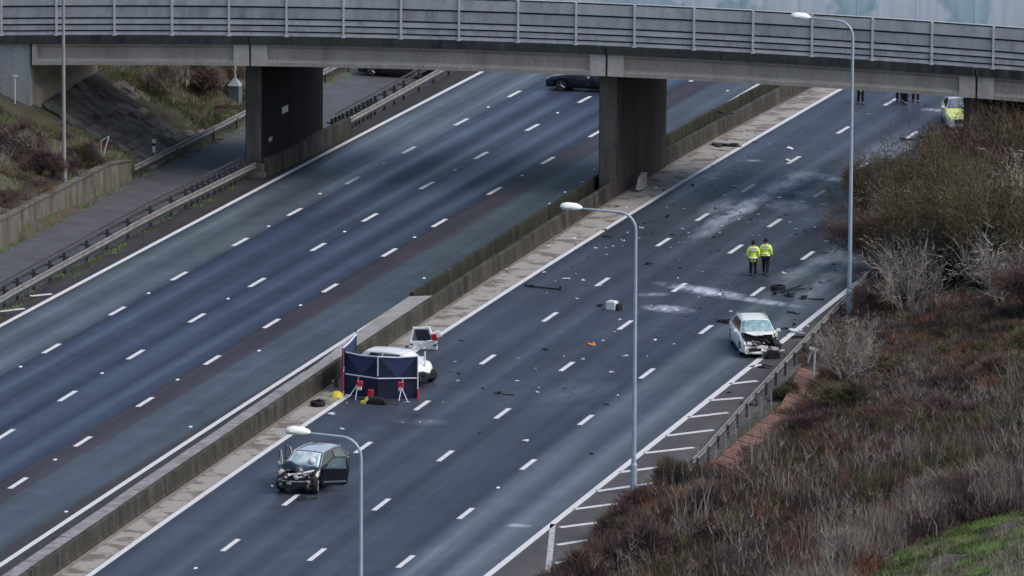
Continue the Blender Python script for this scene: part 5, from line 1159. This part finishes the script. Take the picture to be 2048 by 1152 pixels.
def blob(n, r, h, c=(0, 0, 0)):
    """points filling a mound"""
    a = rng.uniform(0, 2*np.pi, n); q = np.sqrt(rng.uniform(0, 1, n)); zz = rng.uniform(0, 1, n)**.8
    k = np.sqrt(np.maximum(0, 1-zz**2*.9)); return np.stack([np.cos(a)*q*r*k+c[0], np.sin(a)*q*r*k+c[1], zz*h+c[2]], -1)
def clump(n, r, h, c, ln=(.3, .7), w=(.012, .028), up=.5, droop=.1):
    P = blob(n, r, h*.8, c); D = dirs(n, up, .8); D[:, :2] += (P[:, :2]-np.array(c[:2]))/max(r, .1)*.5
    return strands(P, D, rng.uniform(*ln, n), rng.uniform(*w, n), droop)[:2]
def shrub_mesh(name, keys, n, r, h, lumps=9, stems=14, **k):
    parts = []
    for i in range(lumps):
        a = rng.uniform(0, 6.28); q = rng.uniform(0, .8)*r; c = (math.cos(a)*q, math.sin(a)*q, rng.uniform(0, .25)*h)
        key = i % len(keys); V, T = clump(n//lumps, r*rng.uniform(.3, .75), h*rng.uniform(.3, .95), c, **k); parts.append((V, T, key))
    P = blob(stems, r*.5, .1); D = dirs(stems, 1.4, .6); V, T, e = strands(P, D, rng.uniform(.8, 1.25, stems)*h, rng.uniform(.03, .05, stems), 0, .2); parts.append((V, T, 0))
    return tri_mesh(name, parts, [VM[q] for q in keys])
def tree_meshes(H, spread, mk, tk, seed, lean=0, ntw=2600, fork=5, tw=(.012, .026), depth=3, rootw=.10, low=.2):
    """bare winter tree: tapered limbs (one mesh) and fine twigs (another)"""
    rd = random.Random(seed); mb = MB(); tips = []
    def limb(p, d, ln, r_, lv):
        pts = [p]; q = p; dd = d.copy(); rs = [r_]
        for i in range(4):
            dd = (dd+Vector((rd.uniform(-.22, .22), rd.uniform(-.22, .22), rd.uniform(-.05, .22)))).normalized(); q = q+dd*ln/4; pts.append(q); rs.append(r_*(1-.17*(i+1)))
            if lv < depth and i >= 1:
                for _ in range(2 if lv else 2):
                    a = rd.uniform(0, 6.28); s_ = dd.orthogonal().normalized(); s_ = Matrix.Rotation(a, 3, dd) @ s_
                    limb(q, (dd*.75+s_*spread*rd.uniform(.5, 1)).normalized(), ln*rd.uniform(.45, .68), rs[-1]*.62, lv+1)
            if lv >= 1: tips.append((tuple(q), tuple(dd)))
        mb.tube(pts, rs, 5 if lv < 2 else 3, cap=False)
    for k in range(fork):
        a = 6.28*k/fork+rd.uniform(-.4, .4); d = Vector((math.cos(a)*spread*.55+lean, math.sin(a)*spread*.55, 1)).normalized()
        limb(Vector((math.cos(a)*.08, math.sin(a)*.08, 0)), d, H*rd.uniform(.42, .58), rootw*rd.uniform(.6, 1), 0)
    tp = np.array([t[0] for t in tips]); td = np.array([t[1] for t in tips]); ii = rng.integers(0, len(tp), ntw)
    P = tp[ii]+rng.normal(0, .05, (ntw, 3)); D = td[ii]+rng.normal(0, .75, (ntw, 3)); D[:, 2] += .15
    V, T, e = strands(P, D, rng.uniform(.25, .75, ntw), rng.uniform(*tw, ntw), .05, .35)
    V2, T2, _ = strands(e, D+rng.normal(0, .8, (ntw, 3)), rng.uniform(.12, .4, ntw), rng.uniform(*tw, ntw)*.8, .0, .4)
    parts = [(V, T, 0), (V2, T2, len(tk)-1)]
    return mb.mesh('limbs', VM[mk], smooth=60), tri_mesh('twigs', parts, [VM[q] for q in tk])
def plant_tree(name, label, px, meshes, s=1, rz=0, group=None, base=None):
    p = hit(*px) if base is None else base
    g = thing(name, label, 'tree', (p[0], p[1], p[2]-.05), rz, group); g.scale = (s, s, s*(1+.18*math.sin(px[0]*1.7+px[1])))
    link('trunk', meshes[0], g); link('crown', meshes[1], g)
    if len(meshes) > 2: link('ivy', meshes[2], g)
    return g
olive = [tree_meshes(4.3, .75, 'grey' if i == 1 else 'grey', ['olive', 'brown'], 40+i, ntw=6000, fork=6, rootw=.13, depth=3, tw=(.012, .024)) for i in range(3)]
brown = [tree_meshes(4.0, .8, 'brown', ['brown', 'purple'], 50+i, ntw=6500, fork=6, rootw=.09) for i in range(2)]
pale = [tree_meshes(3.0, .85, 'grey', ['grey', 'grey'], 60+i, ntw=420, fork=7, rootw=.10, tw=(.016, .028)) for i in range(2)]
# leafy ivy masses inside the green trees
def leaves(n, r, h, c=(0, 0, 0), key='green', s=(.05, .10)):
    P = blob(n, r, h, c); D = rng.normal(0, 1, (n, 3)); V, T, _ = strands(P, D, rng.uniform(*s, n)*1.6, rng.uniform(*s, n), 0, .5); return (V, T, 0)
ivy = [tri_mesh('ivy', [leaves(4500, .9, 2.6, (0, 0, .2)), leaves(2600, .6, 1.6, (.5, -.3, .3)), leaves(2200, .5, 1.5, (-.6, .2, .4))], [VM['green']]) for _ in range(2)]
tl = [  # px of the base, kind, scale, label
 ((1812, 640), 'pale', 0, 1.15, 'pale bare multi-stemmed tree spreading its twigs over the end of the guard rail'),
 ((1690, 780), 'pale', 1, 1.0, 'pale bare bushy tree around the foot of the tall lamp post'),
 ((2005, 625), 'pale', 0, 1.3, 'pale arching bare tree low at the right, above the brambles'),
 ((1965, 400), 'pale', 1, 1.2, 'pale bare tree standing against the right-hand pier'),
 ((1890, 545), 'pale', 0, 1.1, 'pale-limbed tree inside the olive thicket'),
 ((2062, 560), 'pale', 1, 1.75, 'tall pale bare tree at the right edge of the scrub'),
 ((1752, 545), 'brown', 0, .95, 'brown twiggy tree leaning over the hatched verge below the powder patch'),
 ((1822, 575), 'olive', 0, 1.15, 'dense green-tinged tree directly behind the pale bare one'),
 ((1905, 600), 'olive', 1, 1.2, 'green-tinged ivy-clad tree in the middle of the right-hand thicket'),
 ((1990, 590), 'olive', 2, 1.2, 'olive-brown tree with arching branches toward the right edge'),
 ((1865, 500), 'olive', 2, 1.1, 'green-tinged tree set back behind the thicket, below the police car'),
 ((1950, 470), 'brown', 1, 1.05, 'brown bare tree in front of the right-hand pier'),
 ((2030, 450), 'brown', 0, 1.1, 'tall brown tree at the right edge under the bridge girder'),
 ((1822, 450), 'brown', 1, .85, 'low brown tree over which the red fragment shows'),
 ((2070, 640), 'brown', 1, .9, 'brown tree cut by the right edge of the view above the brambles'),
 ((1960, 530), 'olive', 0, 1.0, 'second row olive tree between the ivy-clad one and the pier'),
 ((1905, 390), 'brown', 0, .75, 'thin brown tree against the foot of the right-hand pier'),
 ((1735, 470), 'olive', 1, .8, 'olive tree nearest the hatched verge, under the powder patch'),
 ((1775, 430), 'brown', 0, .8, 'reddish-brown tree at the road edge in front of the red fragment'),
 ((1925, 470), 'olive', 0, 1.15, 'large olive-tinged tree at the centre back of the thicket'),
 ((2035, 530), 'olive', 1, 1.2, 'ivy-clad tree cut by the right edge of the view'),
 ((1955, 395), 'brown', 1, 1.25, 'tall brown tree masking the left face of the right-hand pier'),
 ((2020, 400), 'brown', 0, 1.35, 'tallest brown tree, reaching the girder at the right edge'),
 ((2045, 480), 'pale', 0, 1.6, 'high pale branching tree at the right edge below the girder'),
 ((1900, 450), 'brown', 1, .85, 'brown tree rising above the left end of the thicket near the police car'),
 ((1800, 490), 'pale', 1, 1.1, 'sparse grey-limbed tree near the road edge, mid thicket'),
 ((1745, 640), 'brown', 1, .5, 'small brown bush at the foot of the guard rail posts'),
]
for k, (q, kd, vi, sc, lb) in enumerate(tl):
    ms = {'pale': pale, 'olive': olive, 'brown': brown}[kd][vi]
    if kd == 'olive': ms = (ms[0], ms[1], ivy[vi % 2])
    plant_tree('bare_tree' if kd != 'olive' else 'ivy_tree', lb, q, ms, sc, k*1.3)
for (x_, y_, ms_, sc_, lb) in ((-78.1, 403.2, brown[0], 1.25, 'brown twiggy tree growing up against the left edge of the right-hand pier'), (-77.4, 401.0, brown[1], 1.5, 'tall reddish-brown tree in front of the right-hand pier, touching the girder'), (-75.9, 402.5, olive[1], 1.25, 'greenish tree right of the pier, under the girder'), (-79.1, 396.5, brown[1], .65, 'low brown bushy tree overhanging the verge just before the bridge')):
    plant_tree('bare_tree', lb, None or (x_, y_), ms_, sc_, x_, base=np.array([x_, y_, float(hill(x_, y_))]))
# individual shrubs
SH = {'purple': [shrub_mesh('shrub', ['purple', 'brown'], 9000, 1.3, 1.3) for _ in range(2)], 'brown': [shrub_mesh('shrub', ['brown', 'straw', 'purple'], 8000, 1.2, 1.2) for _ in range(2)], 'dark': [shrub_mesh('shrub', ['dark', 'olive', 'brown'], 8000, 1.1, 1.5) for _ in range(2)],
      'rust': [shrub_mesh('shrub', ['rust', 'brown', 'purple'], 8000, 1.2, 1.0)], 'straw': [shrub_mesh('shrub', ['straw', 'grey'], 1500, 1.1, 1.2, ln=(.5, 1.1), up=1.2)]}
sl_ = [((1395, 965), 'dark', .75, 'dark spiky bush growing over the guard rail below the end of the walkway'), ((1300, 1035), 'rust', 1.1, 'rust-coloured bush hiding the foot of the middle lamp post'), ((1240, 1075), 'dark', .8, 'dark green-brown bush overlapping the hatched lines'), ((1180, 1150), 'purple', .9, 'purple-brown bush at the bottom edge beside the worn line'), ((1100, 1185), 'purple', .6, 'low twiggy bush cut by the bottom edge at the hatched verge'),
       ((1330, 1130), 'purple', 1.2, 'dusky purple bush at the bottom edge of the scrub'), ((1530, 990), 'dark', 1.1, 'dark rounded bush with pale tips in the middle of the scrub'), ((1450, 1010), 'purple', 1.0, 'purple bush below the lower end of the walkway'), ((1600, 880), 'purple', 1.0, 'purplish bush in the dark hollow right of the walkway'), ((1700, 830), 'dark', 1.2, 'tall dark bush behind the leaning white post'),
       ((1760, 760), 'dark', .9, 'dark evergreen bush flecked with pale leaves under the bare trees'), ((1570, 800), 'dark', .6, 'green-brown bush growing through the walkway'), ((1880, 850), 'purple', 1.2, 'broad purple-brown bush on the upper bank'), ((2000, 760), 'purple', 1.1, 'purple bush under the right-hand thicket'), ((1960, 860), 'brown', 1.2, 'brown bush at the right above the grass'), ((1800, 960), 'brown', 1.1, 'brown bush beside the olive hollow'), ((1650, 1060), 'rust', 1.1, 'reddish bramble bush low in the scrub'), ((1880, 1010), 'straw', 1.1, 'pale dry stems leaning over the green grass'),
       ((1690, 1130), 'straw', 1.1, 'pale dry stems at the bottom edge of the scrub'), ((1990, 985), 'straw', 1.0, 'pale dry stems at the right edge above the grass'), ((1520, 1140), 'purple', 1.1, 'purple brown bush at the bottom edge, centre of the scrub')]
gg = hit(2010, 1125)
for k, (q, kd, sc, lb) in enumerate(sl_):
    p = hit(*q)
    if p is None or ((p[0]-gg[0])/6)**2+((p[1]-gg[1])/11)**2 < 1: continue
    o = link('shrub', SH[kd][k % len(SH[kd])]); o.location = (p[0], p[1], p[2]-.05); o.rotation_euler = (0, 0, k*1.1); o.scale = (sc*1.15, sc*1.0, sc*(.75 if kd != 'straw' else .9)); tag(o, lb, 'shrub')
for k, (q, kd, sc, lb) in enumerate([((1345, 985), 'dark', .9, 'dark green-brown bush where the guard rail disappears into the scrub'), ((1290, 1040), 'rust', 1.15, 'rust-brown bush right of the middle lamp post foot'), ((1245, 1090), 'brown', 1.2, 'brown bush covering the ends of the hatched lines'), ((1330, 1060), 'rust', 1.2, 'russet bramble mound behind the lamp post foot'), ((1200, 1140), 'rust', 1.2, 'russet bush at the bottom edge beside the hatching'), ((1150, 1190), 'purple', 1.2, 'dusky bush cut by the bottom edge next to the worn painted line'), ((1270, 1150), 'purple', 1.3, 'large purple-brown bush at the bottom edge, left part of the scrub'), ((1400, 1060), 'purple', 1.2, 'purple-brown bush uphill of the guard rail end'), ((1440, 1120), 'dark', 1.2, 'dark green-tinged bush low in the scrub'), ((1100, 1215), 'brown', 1.0, 'brown bush at the bottom edge, leftmost of the scrub')]):
    p = hit(*q); o = link('shrub', SH[kd][k % len(SH[kd])]); o.location = (p[0]+.3, p[1], p[2]-.05); o.rotation_euler = (0, 0, k*1.7); o.scale = (sc, sc, sc*1.15); tag(o, lb, 'shrub')
for q, s_, l in (((1492, 810), .8, 'black wreckage caught against the guard rail above the walkway'), ((1545, 803), .7, 'black wreckage beyond the wire fence at the walkway'), ((1612, 690), .6, 'black fragment under the guard rail beside the leaning post'), ((1560, 690), .5, 'black fragment between the engine and the edge line'), ((1545, 700), .6, 'black torn wheel arch beside the engine'), ((1585, 650), .5, 'black twisted trim beyond the edge line, next to the white strip'), ((1530, 735), .45, 'black part in front of the engine on the hatching')):
    frag(q, 'd', s_, l, ax=1.3)
# undergrowth over the right bank, one uncountable mass
def scatter(n, fx, seed, yr=(308, 440)):
    r2 = np.random.default_rng(seed); out = []
    while len(out) < n:
        y = r2.uniform(*yr); x = float(fx(y))+r2.uniform(0, 1)**1.15*34; out.append((x, y))
    return np.array(out)
KEYS = ['brown', 'purple', 'rust', 'straw', 'dark', 'olive', 'stem']
var = bpy.data.collections.new('undergrowth_clumps')       # sources only, not part of the scene
VI = {}
nvar = 0
for key in KEYS:
    VI[key] = []
    for j in range(3):
        if key == 'straw': V, T = clump(330, 1.0, .3, (0, 0, 0), ln=(.4, 1.0), w=(.010, .020), up=1.2, droop=.1); mats_ = ['straw']; parts = [(V, T, 0)]
        elif key == 'stem':
            n = 26; P = blob(n, .9, .1); V, T, e = strands(P, dirs(n, 1.2, .45), rng.uniform(.7, 1.6, n), rng.uniform(.018, .034, n), .05, .25); V2, T2, _ = strands(np.repeat(e, 3, 0), dirs(n*3, .7, .8), rng.uniform(.2, .5, n*3), np.full(n*3, .014), 0); mats_ = ['grey']; parts = [(V, T, 0), (V2, T2, 0)]
        else:
            mats_ = {'brown': ['brown', 'purple', 'rust'], 'purple': ['purple', 'brown', 'dark'], 'rust': ['rust', 'brown', 'dark'], 'dark': ['dark', 'purple', 'olive'], 'olive': ['olive', 'brown', 'green']}[key]
            parts = []
            for q in range(7):
                c = (rng.normal(0, .5), rng.normal(0, .5), rng.uniform(-.05, .15)); V, T = clump(190, rng.uniform(.35, .8), rng.uniform(.15, .5), c, ln=(.14, .5), w=(.010, .026), up=.3, droop=.15); parts.append((V, T, 0 if q < 4 else (1 if q < 6 else 2)))
        me = tri_mesh('clump', parts, [VM[k] for k in mats_]); o = bpy.data.objects.new('clump_%02d' % nvar, me); var.objects.link(o); VI[key].append(nvar); nvar += 1
def undergrowth(name, rows):
    """rows: x, y, z, clump index, scale, height factor"""
    me = bpy.data.meshes.new(name); me.from_pydata([(r_[0], r_[1], r_[2]) for r_ in rows], [], [])
    for nm, ty, k in (('pick', 'INT', 3), ('size', 'FLOAT', 4), ('tall', 'FLOAT', 5)):
        at = me.attributes.new(nm, ty, 'POINT'); at.data.foreach_set('value', [r_[k] for r_ in rows])
    at = me.attributes.new('turn', 'FLOAT', 'POINT'); at.data.foreach_set('value', [random.uniform(0, 6.28) for _ in rows])
    ng = bpy.data.node_groups.new(name, 'GeometryNodeTree'); ng.interface.new_socket('Geometry', in_out='INPUT', socket_type='NodeSocketGeometry'); ng.interface.new_socket('Geometry', in_out='OUTPUT', socket_type='NodeSocketGeometry')
    N = ng.nodes; L = ng.links; gi = N.new('NodeGroupInput'); go = N.new('NodeGroupOutput'); ip = N.new('GeometryNodeInstanceOnPoints'); ci = N.new('GeometryNodeCollectionInfo')
    ci.inputs['Collection'].default_value = var; ci.inputs['Separate Children'].default_value = True; ci.inputs['Reset Children'].default_value = True
    def at_(nm, ty): a_ = N.new('GeometryNodeInputNamedAttribute'); a_.data_type = ty; a_.inputs['Name'].default_value = nm; return a_.outputs['Attribute']
    L.new(gi.outputs[0], ip.inputs['Points']); L.new(ci.outputs[0], ip.inputs['Instance']); ip.inputs['Pick Instance'].default_value = True
    L.new(at_('pick', 'INT'), ip.inputs['Instance Index'])
    cx = N.new('ShaderNodeCombineXYZ'); L.new(at_('turn', 'FLOAT'), cx.inputs[2]); L.new(cx.outputs[0], ip.inputs['Rotation'])
    cs_ = N.new('ShaderNodeCombineXYZ'); sz = at_('size', 'FLOAT'); L.new(sz, cs_.inputs[0]); L.new(sz, cs_.inputs[1]); mu = N.new('ShaderNodeMath'); mu.operation = 'MULTIPLY'; L.new(sz, mu.inputs[0]); L.new(at_('tall', 'FLOAT'), mu.inputs[1]); L.new(mu.outputs[0], cs_.inputs[2]); L.new(cs_.outputs[0], ip.inputs['Scale'])
    L.new(ip.outputs[0], go.inputs[0])
    o = link(name, me); md = o.modifiers.new('instances', 'NODES'); md.node_group = ng; return tag(o, kind='stuff')
g0 = hit(2010, 1125); rows = []
C_ = scatter(5600, lambda y: xBR(y)+.75, 5, (296, 412))
gc = np.array([float(U(1990, 1120, 2.8)[0]), float(U(1990, 1120, 2.8)[1])])
for (x, y) in C_:
    if (x-g0[0])**2/34+(y-g0[1])**2/120 < 1: continue
    z = float(hill(x, y)); s = .6*math.sin(x*.55+y*.17)+.5*math.sin(x*.31-y*.29+1)+rng.normal(0, .25)
    key = 'purple' if s > .25 else ('brown' if s > -.35 else ('rust' if s > -.75 else 'dark'))
    u_ = rng.random()
    if u_ < .03: key = 'straw'
    elif u_ < .09: key = 'stem'
    elif u_ < .26: key = 'olive'
    elif u_ < .33: key = 'dark'
    if y < 335 and x < -74 and u_ > .3: key = 'rust' if rng.random() < .5 else 'brown'
    if (x-g0[0])**2/70+(y-g0[1])**2/240 < 1 and u_ < .6: key = 'straw' if u_ < .35 else 'stem'
    dr = x-float(xBR(y))
    if dr < 2.1 and 342 < y < 366: continue
    rows.append((x, y, z-.04, rng.choice(VI[key]), rng.uniform(.6, 1.15), rng.uniform(.6, 1.5)*(1.0 if dr > 2.5 else .6)*(1.5 if y < 345 else 1)))
undergrowth('bramble_undergrowth', rows)
# grass: bright patch low right, tufts on the left bank and along edges
def grass(name, pts, n_each, key, r_=.5, ln=(.08, .22), w=(.012, .02)):
    parts = []
    for x, y, z in pts:
        a = rng.normal(0, r_, (n_each, 2)); P = np.stack([x+a[:, 0], y+a[:, 1], np.full(n_each, z)], -1); P[:, 2] = hill(P[:, 0], P[:, 1])-.01 if z is None or True else z
        D = dirs(n_each, 1.0, .5); V, T, _ = strands(P, D, rng.uniform(*ln, n_each), rng.uniform(*w, n_each), .1); parts.append((V, T, rng.integers(0, len(key))))
    return tri_mesh(name, parts, [VM[k] for k in key])
pts = []
for i in range(560):
    a = rng.uniform(0, 6.28); q = math.sqrt(rng.uniform(0, 1)); x = g0[0]+math.cos(a)*q*5.8; y = g0[1]+math.sin(a)*q*11; pts.append((x, y, float(hill(x, y))))
tag(link('green_grass', grass('green_grass', pts, 240, ['grass', 'grass2', 'olive', 'dkgrass', 'straw', 'grass2'], .28, (.08, .26), (.015, .03))), kind='stuff')
pts = []; pr = []; pk = []
for i in range(1000):
    y = rng.uniform(360, 452) if i < 650 else rng.uniform(416, 440); x = float(xSL(y))-.5-rng.uniform(0, 1)**1.2*13
    if YN-.2 < y < YF+.4 and x < -122.2: continue
    pts.append((x, y, float(hill(x, y))))
tag(link('bank_grass', grass('bank_grass', pts, 150, ['dkgrass', 'grass2', 'straw', 'dkgrass', 'olive'], .5, (.10, .34), (.014, .028))), kind='stuff')
rows = []
for i in range(900):
    y = rng.uniform(365, 455); x = float(xSL(y))-.7-rng.uniform(0, 1)*13
    if YN-1.2 < y < YF+.6: continue
    z = float(hill(x, y)); u_ = rng.random(); key = 'brown' if u_ < .35 else ('purple' if u_ < .5 else ('stem' if u_ < .62 else ('straw' if u_ < .72 else ('dark' if u_ < .85 else 'olive'))))
    t = float(xSL(y))-x
    if y > YF and (t < 4.0 or y < 420) and rng.random() < .92: continue
    if y < YN and y > 400.5 and rng.random() < .7: continue
    rows.append((x, y, z-.03, rng.choice(VI[key]), rng.uniform(.5, 1.0), rng.uniform(.5, 1.5)))
undergrowth('bank_undergrowth', rows)
for k, (q, kd, sc, lb) in enumerate([((40, 300), 'brown', 1.0, 'brown dry shrub on the left bank below the wing wall'), ((85, 345), 'purple', .8, 'purple-brown shrub behind the retaining wall, left of the grey lamp post'), ((165, 330), 'dark', .7, 'dark bramble bush right of the grey lamp post'), ((330, 190), 'straw', 1.2, 'pale dry shrub on the bank beyond the paved slope'), ((400, 190), 'brown', 1.3, 'brown bare shrub on the far left bank under the girder'), ((440, 165), 'purple', 1.3, 'purplish shrub near the mast cabinet')]):
    p = hit(*q)
    if p is None: continue
    o = link('shrub', SH[kd][0]); o.location = tuple(p); o.rotation_euler = (0, 0, k*2.1); o.scale = (sc, sc, sc); tag(o, lb, 'shrub')
# moss and weeds along edges of the left verge
pts = []
for i in range(150):
    y = rng.uniform(335, 402); x = float(xSL(y))+rng.uniform(-.02, .25); pts.append((x, y))
for i in range(90):
    y = rng.uniform(345, 405); x = float(xBL(y))+rng.normal(.1, .25); pts.append((x, y))
for i in range(60):
    y = rng.uniform(404, 445); x = float(xSL(y))+rng.uniform(0, .5); pts.append((x, y))
parts = []
for x, y in pts:
    n = 40; a = rng.normal(0, .12, (n, 2)); P = np.stack([x+a[:, 0], y+a[:, 1]*3, np.full(n, .0)], -1); V, T, _ = strands(P, dirs(n, .8, .6), rng.uniform(.03, .10, n), rng.uniform(.02, .04, n)); parts.append((V, T, rng.integers(0, 2)))
tag(link('verge_weeds', tri_mesh('verge_weeds', parts, [VM['grass'], VM['olive']])), kind='stuff')
